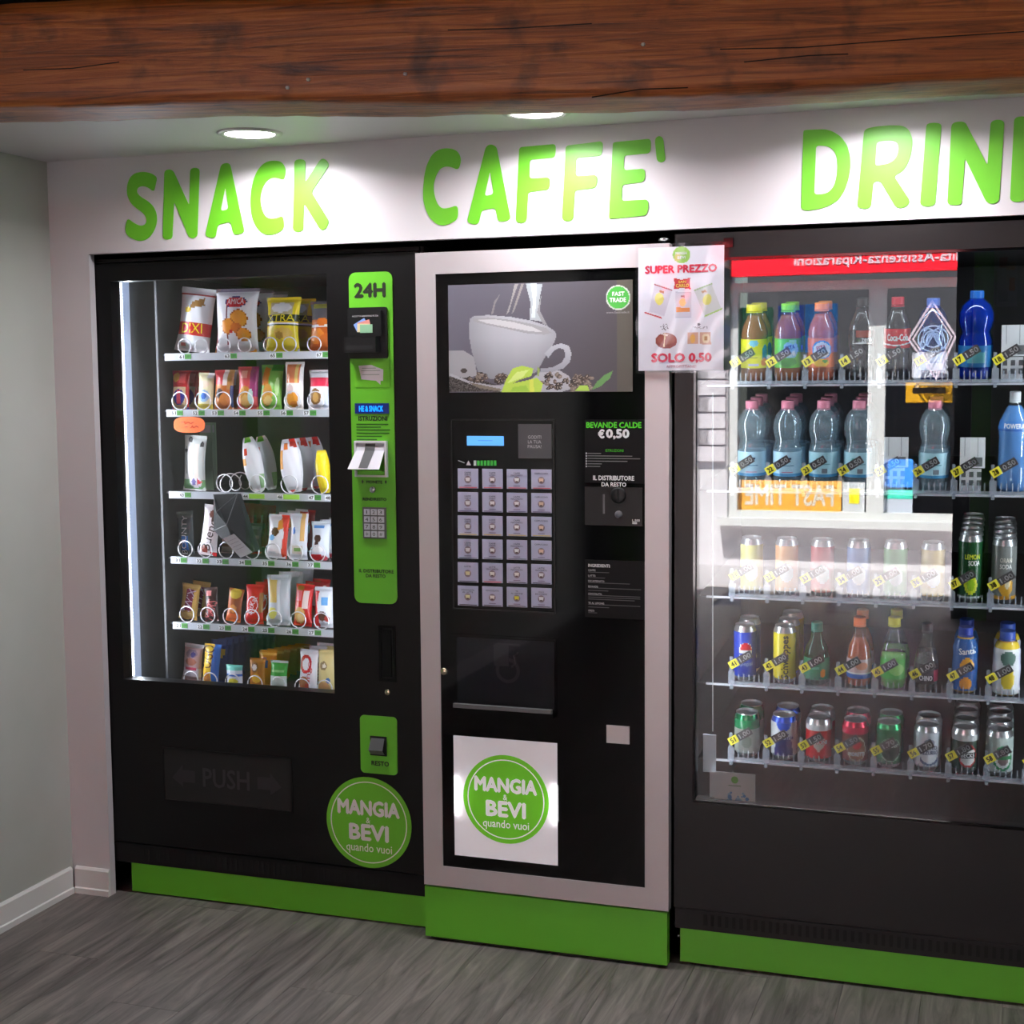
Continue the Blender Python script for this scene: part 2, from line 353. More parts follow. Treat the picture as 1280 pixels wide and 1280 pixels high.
for u, v in ((386, 100), (507, 93), (360, 110), (804, 56)): # plaster flecks stuck on the beam face
    d = ray(u, v); nn = nb; t = ((bL + nb*BD) - Vector((CX, CY))).dot(nn)/Vector((d[0], d[1])).dot(nn)
    q = Vector((d[0]*t, CY+d[1]*t, CZ+d[2]*t)) + Vector((nb.x, nb.y, 0))*0.004
    mk.lathe([(0.003, q.z-0.003), (0.0045, q.z), (0.003, q.z+0.003)], 8, q.x, q.y)
ck = MB()
for line in (((900, 62), (1000, 60), (1090, 53), (1170, 47), (1280, 40)), ((930, 78), (1010, 70), (1060, 68)), ((30, 88), (90, 86), (150, 78)), ((560, 38), (640, 36), (740, 30)), ((740, 122), (800, 112), (860, 110))):
    pts = []
    for u, v in line:
        d = ray(u, v); t = ((bL + nb*BD) - Vector((CX, CY))).dot(nb)/Vector((d[0], d[1])).dot(nb); pts.append(Vector((d[0]*t+nb.x*0.0035, CY+d[1]*t+nb.y*0.0035, CZ+d[2]*t)))
    for a, b in zip(pts[:-1], pts[1:]): h = Vector((0, 0, 0.0011)); ck.add([tuple(a-h), tuple(b-h), tuple(b+h), tuple(a+h)], [(0, 1, 2, 3)])
mat('crack_dark', (26, 12, 7), 0.9); co_ = ck.build('crack', 'crack_dark'); co_['kind'] = 'stuff'; co_.parent = beam; co_.matrix_parent_inverse = (Matrix.Translation(beam.location) @ Matrix.Rotation(ang, 4, 'Z')).inverted()
fk = mk.build('plaster_fleck', 'base_white'); fk['kind'] = 'stuff'; fk.parent = beam; fk.matrix_parent_inverse = (Matrix.Translation(beam.location) @ Matrix.Rotation(ang, 4, 'Z')).inverted()
# upper ceiling, dark boards between beams
struct(MB().box(XL, YB, ZC, XR, 0.9, ZC+0.06).build('ceiling', 'charcoal'), 'dark ceiling above the beam')
struct(MB().box(XL, bL.y-0.12, ZS+0.16, XR, 0.02, ZC).build('ceiling_bulkhead', 'black_void'), 'dark bulkhead above the soffit')
# right wall, wall with the street door behind the camera
struct(MB().box(XR, YB, 0, XR+0.1, 0.9, 2.56).build('wall_right', 'wall_paint'), 'white side wall right of the machines')
DX0, DX1, DZ = -2.02, -0.315, 2.32
m = MB().box(XL-0.1, YB-0.12, 0, DX0, YB, 2.56).box(DX1, YB-0.12, 0, XR+0.1, YB, 2.56).box(DX0, YB-0.12, DZ, DX1, YB, 2.56)
struct(m.build('wall_front', 'wall_paint'), 'wall around the street doorway behind the viewer')
struct(MB().box(DX1, YB-0.13, 0, DX1+0.095, YB+0.03, 2.40).box(DX0-0.06, YB-0.13, 0, DX0, YB+0.03, 2.40).box(DX0-0.06, YB-0.13, DZ, DX1+0.095, YB+0.03, 2.40).build('trim_1', 'black_gloss'), 'black frame of the open street doorway')
struct(MB().box(DX1+0.1, YB, 0, DX1+0.21, YB+0.05, 2.5).build('trim_2', 'green_panel'), 'green upright panel beside the doorway, machine side')
struct(MB().box(-2.44, YB, 0, -2.27, YB+0.05, 2.5).build('trim_3', 'green_panel'), 'green upright panel in the doorway corner')
def rrect(x0, z0, x1, z1, r, n=6):
    p = []
    for cx, cz, a0 in ((x1-r, z1-r, 0), (x0+r, z1-r, 90), (x0+r, z0+r, 180), (x1-r, z0+r, 270)):
        p += [(cx+r*math.cos(math.radians(a0+90*k/n)), cz+r*math.sin(math.radians(a0+90*k/n))) for k in range(n+1)]
    return p[::-1]
m = MB(); pr = rrect(-1.40, 0.35, -0.97, 1.86, 0.07); n = len(pr)
m.add([(XL+0.006, a, b) for a, b in pr] + [(XL, a, b) for a, b in pr], [tuple(range(n)), tuple(range(2*n-1, n-1, -1))] + [(i, i+n, (i+1) % n+n, (i+1) % n) for i in range(n)])
tag(m.build('wall_sign', 'green_panel'), 'green round-cornered sign panel on the left wall', 'sign panel')
def wallposter(name, u0, v0, u1, v1, label):
    a, b = RF(u0, v0, 0, YB), RF(u1, v1, 0, YB)
    m = MB().box(a[0], YB, b[1], b[0], YB+0.004, a[1], (205, 205, 210))
    y = YB+0.0045; w = b[0]-a[0]; h = a[1]-b[1]
    for fx, fz, gx, gz, c in ((0.1, 0.75, 0.5, 0.95, (205, 120, 80)), (0.45, 0.7, 0.9, 0.85, (225, 190, 150)), (0.6, 0.3, 0.9, 0.55, (215, 130, 40)), (0.1, 0.1, 0.55, 0.3, (180, 180, 190))):
        m.add([(a[0]+w*fx, y, b[1]+h*fz), (a[0]+w*gx, y, b[1]+h*fz), (a[0]+w*gx, y, b[1]+h*gz), (a[0]+w*fx, y, b[1]+h*gz)], [(3, 2, 1, 0)], c)
    return tag(m.build(name, 'print'), label, 'poster')
wallposter('wall_poster', 1247, 318, 1271, 383, 'small poster with snack pictures beside the doorway')
# ------------------------------------------------------------------ the lane and the shop front opposite (mirrored in the glass)
YF = -8.0
mat('facade', (226, 221, 223), 0.8, noise=((214, 208, 211), (232, 228, 229)), bscale=9, bump=0.1); mat('brick_white', (222, 214, 218), 0.8, bump=0.1, bscale=40)
mat('paving', (158, 153, 155), 0.8, noise=((146, 141, 143), (168, 163, 164)), bscale=14, bump=0.05)
mat('sign_red', (222, 16, 34), 0.35); mat('shop_dark', (40, 40, 46), 0.8)
struct(MB().box(-7, YF-0.2, -0.08, 5, YB-0.1, -0.02).build('street_pavement', 'paving'), 'sunlit stone paving of the lane outside')
WX0, WX1, WZ0, WZ1 = -2.13, 0.6, 0.37, 2.23
m = MB().box(-7, YF-0.3, -0.02, WX0, YF, 3.4).box(WX1, YF-0.3, -0.02, 5, YF, 3.4).box(WX0, YF-0.3, -0.02, WX1, YF, WZ0-0.06).box(WX0, YF-0.3, 2.5, WX1, YF, 3.4)
wo = struct(m.build('wall_opposite', 'facade'), 'white plastered front of the shop across the lane')
bm = MB().box(0, 0, 0, 0.225, 0.022, 0.118).build('brick', 'brick_white', wo); bme = bm.data; bm.location = (WX0-0.24, YF, 0.82)
for r in range(0, 16):
    for c in range(3):
        if r == 0 and c == 0: continue
        o = link(bme, 'brick', wo); o.location = (WX0-0.24-0.235*c+(0.1 if r % 2 else 0)*(c > 0), YF, 0.82+0.132*r)
struct(MB().box(WX0-0.06, YF-0.05, WZ0-0.06, WX1+0.05, YF+0.09, WZ0).build('window_sill', 'base_white'), 'white stone sill of the shop window opposite')
struct(MB().box(WX0, YF-0.95, -0.02, WX1, YF-0.9, 2.6).box(WX0, YF-0.9, WZ0-0.1, WX1, YF-0.3, WZ0-0.06).build('wall_shop', 'shop_dark'), 'dark interior of the shop opposite')
w1 = struct(MB().frame(WX0, WZ0, WX1, WZ1, WX0+0.075, WZ0+0.055, WX1-0.07, WZ1-0.07, YF-0.12, YF-0.03).build('window_1', 'base_white'), 'white framed shop window across the lane')
xm0, xm1 = -1.043, -0.912
MB().box(xm0, YF-0.12, WZ0+0.055, xm1, YF-0.03, WZ1-0.07).build('mullion', 'base_white', w1)
MB().box(WX0+0.075, YF-0.08, WZ0+0.055, xm0, YF-0.075, WZ1-0.07).build('window_pane', 'pane', w1)
MB().box(xm1, YF-0.08, WZ0+0.055, WX1-0.07, YF-0.075, WZ1-0.07).build('window_pane', 'pane', w1)
for u0, u1, v, lab in ((930, 1005, 737, 'narrow drain grate in the paving of the lane'), (1085, 1190, 741, 'wide drain grate in the paving of the lane')):
    d0, d1 = ray(u0, v), ray(u1, v); t0, t1 = (-0.02-CZ)/d0[2], (-0.02-CZ)/d1[2]; gx, hx, gy = d0[0]*t0, d1[0]*t1, -(CY+d0[1]*t0); m = MB().box(gx, gy-0.11, -0.02, hx, gy+0.11, -0.018, mi=0); k = gx+0.02
    while k < hx-0.02: m.box(k, gy-0.09, -0.0185, k+0.012, gy+0.09, -0.0172, mi=1); k += 0.028
    tag(m.build('drain_grate', ['paving', 'grey_plastic']), lab, 'grate')
fsg = thing('shop_fascia_sign', (-0.8, YF, 2.23), 'red shop fascia sign with white lettering across the lane', 'sign')
MB().box(-2.18, YF-0.02, 2.275, 0.7, YF+0.10, 2.55).build('sign_board', 'sign_red', fsg, (-0.8, YF, 2.23))
MB().text('Vendita-Assistenza-Riparazioni', -1.60, 2.318, -0.16, 2.42, YF+0.104, (250, 235, 240), 0.01, mirror=True).build('sign_lettering', 'print_gloss', fsg, (-0.8, YF, 2.23))
def shopcard(name, u0, v0, u1, v1, col, label, fn=None, yy=YF-0.10, cat='poster'):
    a, b = RF(u0, v0, 0, yy), RF(u1, v1, 0, yy); m = MB()
    m.box(a[0], yy-0.006, b[1], b[0], yy, a[1], col)
    if fn: fn(m, a[0], b[1], b[0], a[1], yy+0.001)
    return tag(m.build(name, 'print'), label, cat)
def mrect(m, x0, z0, x1, z1, y, c): m.add([(x0, y, z0), (x1, y, z0), (x1, y, z1), (x0, y, z1)], [(3, 2, 1, 0)], c)
shopcard('shop_board', 918, 600, 1051, 645, (222, 160, 60), 'yellow board reading FAST TIME in the shop window opposite', lambda m, x0, z0, x1, z1, y: m.text('FAST TIME', x0+0.08, z0+0.07, x1-0.06, z1-0.03, y, (250, 245, 235), 0.01, mirror=True), cat='sign')
shopcard('shop_poster', 912, 385, 966, 445, (20, 120, 80), 'green poster in the upper shop window opposite')
shopcard('shop_poster', 972, 382, 1004, 440, (40, 90, 190), 'plain blue poster in the upper shop window opposite')
shopcard('shop_poster', 1006, 380, 1046, 440, (50, 140, 215), 'light blue poster beside the plain blue one opposite')
shopcard('shop_notice', 1053, 603, 1080, 646, (235, 238, 240), 'white notice with a yellow square in the shop window opposite', lambda m, x0, z0, x1, z1, y: mrect(m, x0+0.05, z0+0.1, x1-0.04, z1-0.05, y, (240, 220, 30)))
shopcard('shop_notice', 1102, 574, 1140, 645, (225, 232, 245), 'blue and white leaflet in the shop window opposite', lambda m, x0, z0, x1, z1, y: (mrect(m, x0, z0+0.2, x1, z1, y, (60, 140, 235)), mrect(m, x0+0.02, z0+0.13, x1, z0+0.22, y, (60, 200, 170))))
shopcard('shop_notice', 1140, 440, 1184, 472, (225, 225, 235), 'white paper sheet in the shop window opposite')
shopcard('shop_notice', 1132, 478, 1190, 503, (205, 150, 20), 'ochre plate with black print in the shop window opposite', lambda m, x0, z0, x1, z1, y: mrect(m, x0+0.05, z0+0.07, x1-0.05, z1-0.04, y, (40, 30, 20)))
dm = MB(); yy = YF+0.02; c = [RF(1165, 374, 0, yy), RF(1196, 420, 0, yy), RF(1170, 476, 0, yy), RF(1134, 424, 0, yy)]; cc = (sum(p[0] for p in c)/4, sum(p[1] for p in c)/4)
for s0, s1 in ((1.0, 0.9), (0.82, 0.75)):
    for i in range(4):
        a, b = c[i], c[(i+1) % 4]; q = lambda p, s: (cc[0]+(p[0]-cc[0])*s, yy, cc[1]+(p[1]-cc[1])*s)
        dm.add([q(a, s0), q(b, s0), q(b, s1), q(a, s1)], [(0, 1, 2, 3)], (225, 205, 215))
for k, (rx, ph) in enumerate(((0.11, 0), (0.09, 0.8), (0.07, 1.7), (0.05, 2.4))):
    dm.tube([(cc[0]+rx*math.cos(t*0.35+ph), yy, cc[1]+rx*0.9*math.sin(t*0.35*(1+k % 2)+ph)) for t in range(19)], 0.006, 4, (190, 215, 250))
tag(dm.build('diamond_sign', 'print'), 'diamond outline sign with scribbled pale emblem on the shop window', 'sign')
# ------------------------------------------------------------------ downlights
def downlight(x, y, label):
    t = thing('downlight', (x, y, ZS), label, 'downlight', 'soffit downlights'); n = 40; m = MB()
    m.lathe([(0.062, 0.004), (0.060, -0.002), (0.068, -0.006), (0.080, -0.004), (0.082, 0.0)], n, cap0=False, cap1=False).build('trim_ring', 'alu', t, smooth=True)
    MB().lathe([(0.0005, -0.003), (0.062, -0.003), (0.062, 0.0)], n, cap1=False).build('diffuser', 'diffuser', t)
    ld = bpy.data.lights.new('downlight_lamp', 'AREA'); ld.shape = 'DISK'; ld.size = 0.11; ld.energy = 7.0; ld.color = (0.98, 0.96, 1.0); ld.spread = math.radians(158)
    lo = bpy.data.objects.new('downlight_lamp', ld); COL.objects.link(lo); lo.parent = t; lo.location = (0, 0, -0.007)
downlight(-1.812, -0.215, 'round white downlight above the SNACK lettering')
downlight(-1.057, -0.222, 'round white downlight above the CAFFE lettering')
downlight(-0.285, -0.25, 'round white downlight behind the beam above DRINK')
# ------------------------------------------------------------------ big green lettering
def soften(p, d=2.2, it=2):
    for k in range(it):
        q = []; n = len(p)
        for i in range(n):
            a, b, c = p[i-1], p[i], p[(i+1) % n]
            for e in (a, c):
                l = math.hypot(e[0]-b[0], e[1]-b[1]); f = min(0.25, d/(k+1)/max(l, 1e-6)); q.append((b[0]+(e[0]-b[0])*f, b[1]+(e[1]-b[1])*f))
        p = q
    return p
LET = {
 'S1': (150, 180, 9.143, [[(428,385),(390,550),(330,500),(270,480),(215,492),(193,530),(205,570),(250,610),(320,650),(375,700),(415,770),(428,850),(418,930),(385,1010),(330,1080),(260,1108),(200,1105),(130,1075),(70,1025),(65,950),(75,900),(95,850),(150,895),(215,930),(260,935),(300,910),(310,870),(295,820),(250,775),(190,735),(130,680),(92,610),(80,530),(90,450),(120,380),(170,335),(250,318),(330,325),(390,350)]]),
 'N1': (150, 180, 9.143, [[(510,320),(535,295),(580,290),(615,312),(795,705),(805,300),(830,275),(880,272),(913,290),(888,1050),(850,1078),(810,1075),(785,1050),(620,655),(602,1080),(545,1095),(492,1078)]]),
 'A1': (150, 180, 9.143, [[(1155,250),(1180,226),(1225,215),(1262,230),(1424,995),(1400,1022),(1350,1036),(1299,1030),(1267,887),(1120,925),(1095,1070),(1035,1076),(975,1045)], [(1207,490),(1242,748),(1152,768)]]),
 'C1': (280, 180, 9.143, [[(685,415),(620,390),(570,383),(520,400),(470,450),(435,530),(418,620),(425,700),(445,770),(480,830),(520,850),(560,852),(610,845),(672,818),(690,890),(688,970),(620,1015),(550,1038),(480,1035),(420,1005),(360,930),(325,850),(308,750),(305,640),(315,520),(340,410),(380,310),(440,235),(510,195),(590,190),(650,200),(690,240),(708,290),(705,350)]]),
 'K1': (280, 180, 9.143, [[(808,190),(870,172),(935,185),(930,440),(1100,185),(1130,165),(1170,180),(1208,240),(1003,552),(1203,880),(1180,950),(1140,985),(1100,978),(918,680),(910,985),(850,1007),(788,988),(800,600)]]),
 'C2': (520, 170, 8.0, [[(420,340),(360,312),(300,303),(245,325),(205,390),(180,470),(178,540),(190,610),(215,680),(255,722),(300,725),(350,715),(412,692),(425,760),(415,835),(340,880),(270,898),(210,885),(140,820),(100,740),(75,640),(73,540),(85,400),(110,290),(160,190),(220,140),(290,122),(370,128),(425,160),(452,220),(445,290)]]),
 'A2': (520, 170, 8.0, [[(697,120),(725,90),(765,85),(808,110),(948,825),(920,845),(870,857),(822,848),(795,718),(660,745),(627,880),(570,885),(512,858)], [(743,350),(778,582),(688,602)]]),
 'F1': (520, 170, 8.0, [[(1035,112),(1398,80),(1400,150),(1388,218),(1140,238),(1138,425),(1335,413),(1346,470),(1330,537),(1125,562),(1110,850),(1060,875),(998,855)]]),
 'F2': (680, 150, 8.0, [[(220,258),(585,212),(592,270),(575,358),(325,380),(320,562),(525,548),(537,600),(520,680),(312,705),(295,995),(240,1015),(180,995)]]),
 'E1': (680, 150, 8.0, [[(690,235),(705,222),(1068,188),(1073,260),(1060,333),(803,357),(800,502),(1005,487),(1017,550),(1000,620),(783,648),(778,808),(1040,795),(1048,870),(1025,955),(655,990),(650,970)]]),
 'AP': (680, 150, 8.0, [[(1110,200),(1130,168),(1165,160),(1195,185),(1215,390),(1200,418),(1165,428),(1130,405)]]),
 'D1': (990, 130, 8.533, [[(122,290),(140,278),(350,270),(430,290),(520,345),(590,440),(622,560),(625,680),(605,800),(565,920),(500,1020),(400,1085),(290,1120),(160,1140),(100,1120),(98,1080)], [(258,445),(340,445),(400,460),(450,500),(480,570),(485,680),(475,780),(450,870),(400,935),(340,960),(240,965)]]),
 'R1': (990, 130, 8.533, [[(768,290),(800,262),(900,240),(1060,228),(1170,232),(1225,255),(1262,300),(1284,370),(1286,440),(1265,560),(1225,660),(1180,718),(1090,770),(1260,1030),(1235,1080),(1185,1110),(1110,1105),(940,820),(872,830),(845,1100),(780,1122),(695,1100)], [(905,405),(980,392),(1070,390),(1120,410),(1138,460),(1130,530),(1095,595),(1030,635),(890,660)]]),
 'I1': (1130, 130, 8.533, [[(240,212),(320,198),(402,212),(333,1075),(260,1097),(170,1078)]]),
 'N2': (1130, 130, 8.533, [[(505,230),(530,200),(590,187),(655,195),(890,655),(925,190),(1000,163),(1072,185),(1015,1035),(960,1068),(900,1060),(870,1030),(652,580),(615,1070),(550,1082),(462,1070)]]),
 'K2': (1130, 130, 8.533, [[(1175,155),(1240,130),(1325,140),(1320,430),(1520,140),(1560,120),(1600,135),(1645,200),(1405,545),(1630,890),(1605,965),(1560,1000),(1515,990),(1305,690),(1290,1030),(1210,1050),(1130,1030)]]),
}
def word(keys, label):
    pts = [P(LET[keys[0]][0]+LET[keys[0]][3][0][0][0]/LET[keys[0]][2], LET[keys[0]][1]+900/LET[keys[0]][2])]
    org = (pts[0][0], 0.0, 1.9); t = thing('sign_lettering', org, label, 'lettering')
    for k in keys:
        ox, oy, sc, loops = LET[k]; cu = bpy.data.curves.new('letter', 'CURVE'); cu.dimensions = '2D'; cu.fill_mode = 'BOTH'; cu.extrude = 0.0008
        for lp in loops:
            lp = soften([(ox+a/sc, oy+b/sc) for a, b in lp]); sp = cu.splines.new('POLY'); sp.points.add(len(lp)-1); sp.use_cyclic_u = True
            for q, (u, v) in zip(sp.points, lp): X, Z = P(u, v); q.co = (X-org[0], Z-org[2], 0, 1)
        ob = bpy.data.objects.new('letter', cu); COL.objects.link(ob); bpy.context.view_layer.update()
        me = bpy.data.meshes.new_from_object(ob.evaluated_get(bpy.context.evaluated_depsgraph_get())); bpy.data.objects.remove(ob); bpy.data.curves.remove(cu)
        me.transform(Matrix(((1, 0, 0, 0), (0, 0, -1, -0.0012), (0, 1, 0, 0), (0, 0, 0, 1)))); me.materials.clear(); me.materials.append(MATS['green_vinyl'])
        link(me, 'letter', t)
word(['S1', 'N1', 'A1', 'C1', 'K1'], 'green SNACK lettering on the white panel')
word(['C2', 'A2', 'F1', 'F2', 'E1', 'AP'], 'green CAFFE lettering with apostrophe on the white panel')
word(['D1', 'R1', 'I1', 'N2', 'K2'], 'green DRINK lettering on the white panel')
# ================================================================== SNACK MACHINE
def slots(m, x0, x1, z0, z1, y, step, w, skip=()):
    k = 0; x = x0
    while x + w < x1:
        if k not in skip: m.box(x, y-0.0006, z0, x+w, y+0.001, z1)
        x += step; k += 1
def logo(m, x, z, r, y, bgc=GREEN, white=(238, 236, 238), ring=True, dy=0.0004):
    m.disc(x, z, r, y, 56, bgc)
    if ring: m.ring(x, z, r*0.875, r*0.90, y-dy, 56, white)
    d = 2*r
    m.text('MANGIA', x-0.367*d, z+0.07*d, x+0.367*d, z+0.245*d, y-dy, white, fat=0.055)
    m.text('&', x-0.03*d, z-0.01*d, x+0.02*d, z+0.055*d, y-dy, white, 0.01)
    m.text('BEVI', x-0.235*d, z-0.205*d, x+0.235*d, z-0.02*d, y-dy, white, fat=0.055)
    m.text('quando vuoi', x-0.27*d, z-0.355*d, x+0.27*d, z-0.235*d, y-dy, white, 0.008)
YS = 0.03
SB = (-1.95, 0.4, 0.0)
sn = thing('snack_vending_machine', SB, 'black snack vending machine with glass front and green control strip', 'vending machine')
sx0, sx1, sz0, sz1 = -2.46, -1.452, 0.0, 1.835
sx0 = -2.455
wx0, wz0, wx1, wz1 = R(146.5, 350, 413, 858, YS); 
wz0 = PZ(290, 858, YS); wz1 = PZ(275, 347, YS)
m = MB().box(sx0+0.01, 0.83, 0.1, sx1-0.01, 0.85, 1.82).box(sx0+0.01, 0.08, 0.1, sx0+0.03, 0.83, 1.82).box(sx1-0.03, 0.08, 0.1, sx1-0.01, 0.83, 1.82)
m.box(sx0+0.03, 0.08, 1.80, sx1-0.03, 0.83, 1.82).box(sx0+0.03, 0.08, 0.1, sx1-0.03, 0.83, 0.12)
for x in (sx0+0.03, sx1-0.08):
    for y in (0.10, 0.76): m.box(x, y, 0.0, x+0.05, y+0.05, 0.1)
m.build('cabinet', 'black_metal', sn, SB)
vz1 = 0.152; vz0 = 0.094
MB().frame(sx0, vz1+0.004, sx1-0.012, 1.822, wx0, wz0, wx1, wz1, YS, YS+0.045).box(sx1-0.010, YS+0.012, 0.10, sx1, YS+0.05, 1.835).box(sx0, YS+0.008, 1.826, sx1-0.012, YS+0.05, 1.835).build('front_door', 'black_metal', sn, SB)
MB().box(wx0-0.01, YS+0.016, wz0-0.01, wx1+0.01, YS+0.020, wz1+0.01).build('window_pane', 'pane', sn, SB)
MB().box(wx0-0.01, YS+0.032, wz0-0.01, wx1+0.01, YS+0.036, wz1+0.01).build('window_pane', 'pane', sn, SB)
# inner liner
lx0, lx1, ly0, ly1, lz0, lz1 = -2.424, wx1+0.03, 0.076, 0.80, 0.575, 1.795
m = MB().box(lx0-0.004, ly0, lz0, lx0, ly1, lz1).box(lx1, ly0, lz0, lx1+0.004, ly1, lz1).box(lx0, ly1, lz0, lx1, ly1+0.004, lz1).box(lx0, ly0, lz1, lx1, ly1, lz1+0.004).box(lx0, ly0, lz0-0.004, lx1, ly1, lz0)
m.build('inner_liner', 'cavity', sn, SB)
MB().box(-2.345, 0.165, lz0, -2.338, 0.185, lz1).box(-2.345, 0.185, lz0, -2.341, 0.75, lz1).build('shelf_support', 'cavity_dark', sn, SB)
m = MB().box(-2.4235, 0.082, wz0-0.03, -2.412, 0.100, wz1+0.01).build('led_bar', 'light_plastic', sn, SB)
MB().box(-2.4235, 0.101, wz0-0.03, -2.414, 0.142, wz1+0.01).build('liner_glow_strip', 'lit_liner', m, SB)  # emission imitates the side liner lit by the LED row
k = MB(); z = wz0-0.02
while z < wz1: k.box(-2.4119, 0.084, z, -2.4075, 0.098, z+0.0055); z += 0.0095
o = k.build('led_row', 'led', m, SB); o['kind'] = 'stuff'
ld = bpy.data.lights.new('led_bar_light', 'AREA'); ld.shape = 'RECTANGLE'; ld.size = 0.016; ld.size_y = 1.1; ld.energy = 5.5; ld.color = (0.84, 0.91, 1.0)
lo = bpy.data.objects.new('led_bar_light', ld); COL.objects.link(lo); lo.parent = sn; lo.location = (-2.404-SB[0], 0.12-SB[1], 1.21); lo.rotation_euler = Matrix(((0, 0, -1), (1, 0, 0), (0, -1, 0))).to_euler()
MB().box(lx1-0.008, 0.080, wz0-0.03, lx1, 0.096, wz1+0.01).build('led_bar', 'light_plastic', sn, SB)  # this bar and its light are added, out of view, to brighten rear packets
ld = bpy.data.lights.new('led_bar_light', 'AREA'); ld.shape = 'RECTANGLE'; ld.size = 0.016; ld.size_y = 1.1; ld.energy = 2.6; ld.color = (0.84, 0.91, 1.0)
lo = bpy.data.objects.new('led_bar_light', ld); COL.objects.link(lo); lo.parent = sn; lo.location = (lx1-0.010-SB[0], 0.088-SB[1], 1.21); lo.rotation_euler = Matrix(((0, 0, 1), (-1, 0, 0), (0, -1, 0))).to_euler()
# control strip
def inset(name, u0, v0, u1, v1, Y, mname, parent, r=0.008, th=0.004):
    x0, z0, x1, z1 = R(u0, v0, u1, v1, Y); o = MB().prism(rrect(x0, z0, x1, z1, r), Y-th, Y).build(name, mname, parent, SB); return o
cp = inset('control_panel', 440, 340, 494, 754, YS, 'green_panel', sn, 0.02, 0.003); YC = YS-0.003
cx0, cz0, cx1, cz1 = R(440, 340, 494, 754, YS)
def cx(f): return cx0+(cx1-cx0)*f
def czv(v): return PZ(467, v, YC)
DK = (30, 38, 24)
PT = []
class _Split:
    def text(s, *a, **k): PT.append(MB().text(*a, **k)); return s
    def quad(s, *a): PT[-1].quad(*a); return s
    def poly(s, *a): PT[-1].poly(*a); return s
m = _Split(); m.text('24H', cx(0.12), czv(372), cx(0.85), czv(353), YC-0.0006, DK, fat=0.06)
m.text('ISTRUZIONI', cx(0.17), czv(526), cx(0.84), czv(520), YC-0.0006, DK, fat=0.05)
for i, (v, w) in enumerate(((530, 0.78), (533.5, 0.6), (537, 0.82), (541, 0.8), (545, 0.62), (549, 0.5))): m.quad(cx(0.12), czv(v+1.1), cx(0.12+w*0.95), czv(v-0.4), YC-0.0006, (40, 95, 24))
m.text('MONETE', cx(0.33), czv(604.5), cx(0.70), czv(600.5), YC-0.0006, DK, 0.02)
for f in (0.24, 0.78): m.poly([(cx(f-0.025), czv(602)), (cx(f), czv(605)), (cx(f+0.025), czv(602)), (cx(f), czv(599.5))], YC-0.0006, DK)
m.text('RENDIRESTO', cx(0.24), czv(626), cx(0.79), czv(622), YC-0.0006, DK, 0.02)
m.text('IL DISTRIBUTORE', cx(0.12), czv(716), cx(0.93), czv(711.5), YC-0.0006, DK, 0.02); m.text('DA RESTO', cx(0.28), czv(722), cx(0.74), czv(717.5), YC-0.0006, DK, 0.02)
for q in PT: q.build('panel_lettering', 'print', cp, SB)
b0, b1 = czv(448), czv(384)
m = MB().prism(rrect(cx(-0.02), b0, cx(0.88), b1, 0.006), YC-0.006, YC).box(cx(0.03), YC-0.014, b0+0.058, cx(0.78), YC-0.006, b1-0.010).box(cx(0.0), YC-0.035, b0+0.016, cx(0.72), YC-0.006, b0+0.056)
m.box(cx(0.04), YC-0.0356, b0+0.022, cx(0.66), YC-0.034, b0+0.034, mi=1).build('bill_validator', ['charcoal', 'dark_slot'], cp, SB)
m = MB(); bx, bz, y = cx(0.38), czv(408), YC-0.0146
for a, c, dx, dz in ((0.5, (120, 150, 210), -0.008, 0.004), (0.25, (200, 130, 120), 0.002, 0.003), (-0.02, (205, 190, 150), 0.0, -0.004), (0.0, (130, 175, 140), 0.008, -0.006)):
    c0, s0 = math.cos(a), math.sin(a); y -= 0.0003
    m.poly([(bx+dx+c0*p-s0*q, bz+dz+s0*p+c0*q) for p, q in ((-0.018, -0.011), (0.018, -0.011), (0.018, 0.011), (-0.018, 0.011))], y, c)
m.text('ACCETTA BANCONOTE DA', cx(0.12), czv(396), cx(0.72), czv(394), YC-0.0146, (190, 190, 190)).build('banknote_label', 'print', cp, SB)
m = MB().prism(rrect(cx(0.10), czv(484), cx(0.92), czv(450), 0.006), YC-0.001, YC).build('sticker_plate', 'green_vinyl', cp, SB)
sp = [(0.2, 457), (0.5, 456), (0.62, 459), (0.77, 462), (0.76, 476), (0.70, 476), (0.70, 481), (0.60, 476), (0.26, 474)]
m = MB().poly([(cx(a), czv(v)) for a, v in sp][::-1], YC-0.0016, (222, 216, 220))
for v, a, b in ((460, 0.28, 0.6), (463, 0.26, 0.7), (468, 0.28, 0.68)): m.quad(cx(a), czv(v+0.6), cx(b), czv(v-0.3), YC-0.002, (150, 160, 150))
m.build('speech_sticker', 'print', cp, SB)
m = MB().box(cx(0.10), YC-0.003, czv(517), cx(0.88), YC, czv(504), (16, 24, 66)).text('HE & SNACK', cx(0.20), czv(514.5), cx(0.76), czv(507), YC-0.0034, (20, 130, 255), 0.02)
m.build('display', 'print_screen', cp, SB)
z0, z1 = czv(596), czv(551)
m = MB().frame(cx(0.10), z0, cx(0.84), z1, cx(0.14), z0+0.005, cx(0.80), z1-0.005, YC-0.012, YC)
m.box(cx(0.14), YC-0.004, z0+0.005, cx(0.80), YC, z1-0.005, mi=2)
zt = z1-0.006; zb = z0+0.022
m.add([(cx(0.13), YC-0.006, zt), (cx(0.79), YC-0.006, zt), (cx(0.79), YC-0.010, zt-0.02), (cx(0.13), YC-0.010, zt-0.02), (cx(0.75), YC-0.034, zb), (cx(0.02), YC-0.034, zb)], [(0, 3, 2, 1), (3, 5, 4, 2)])
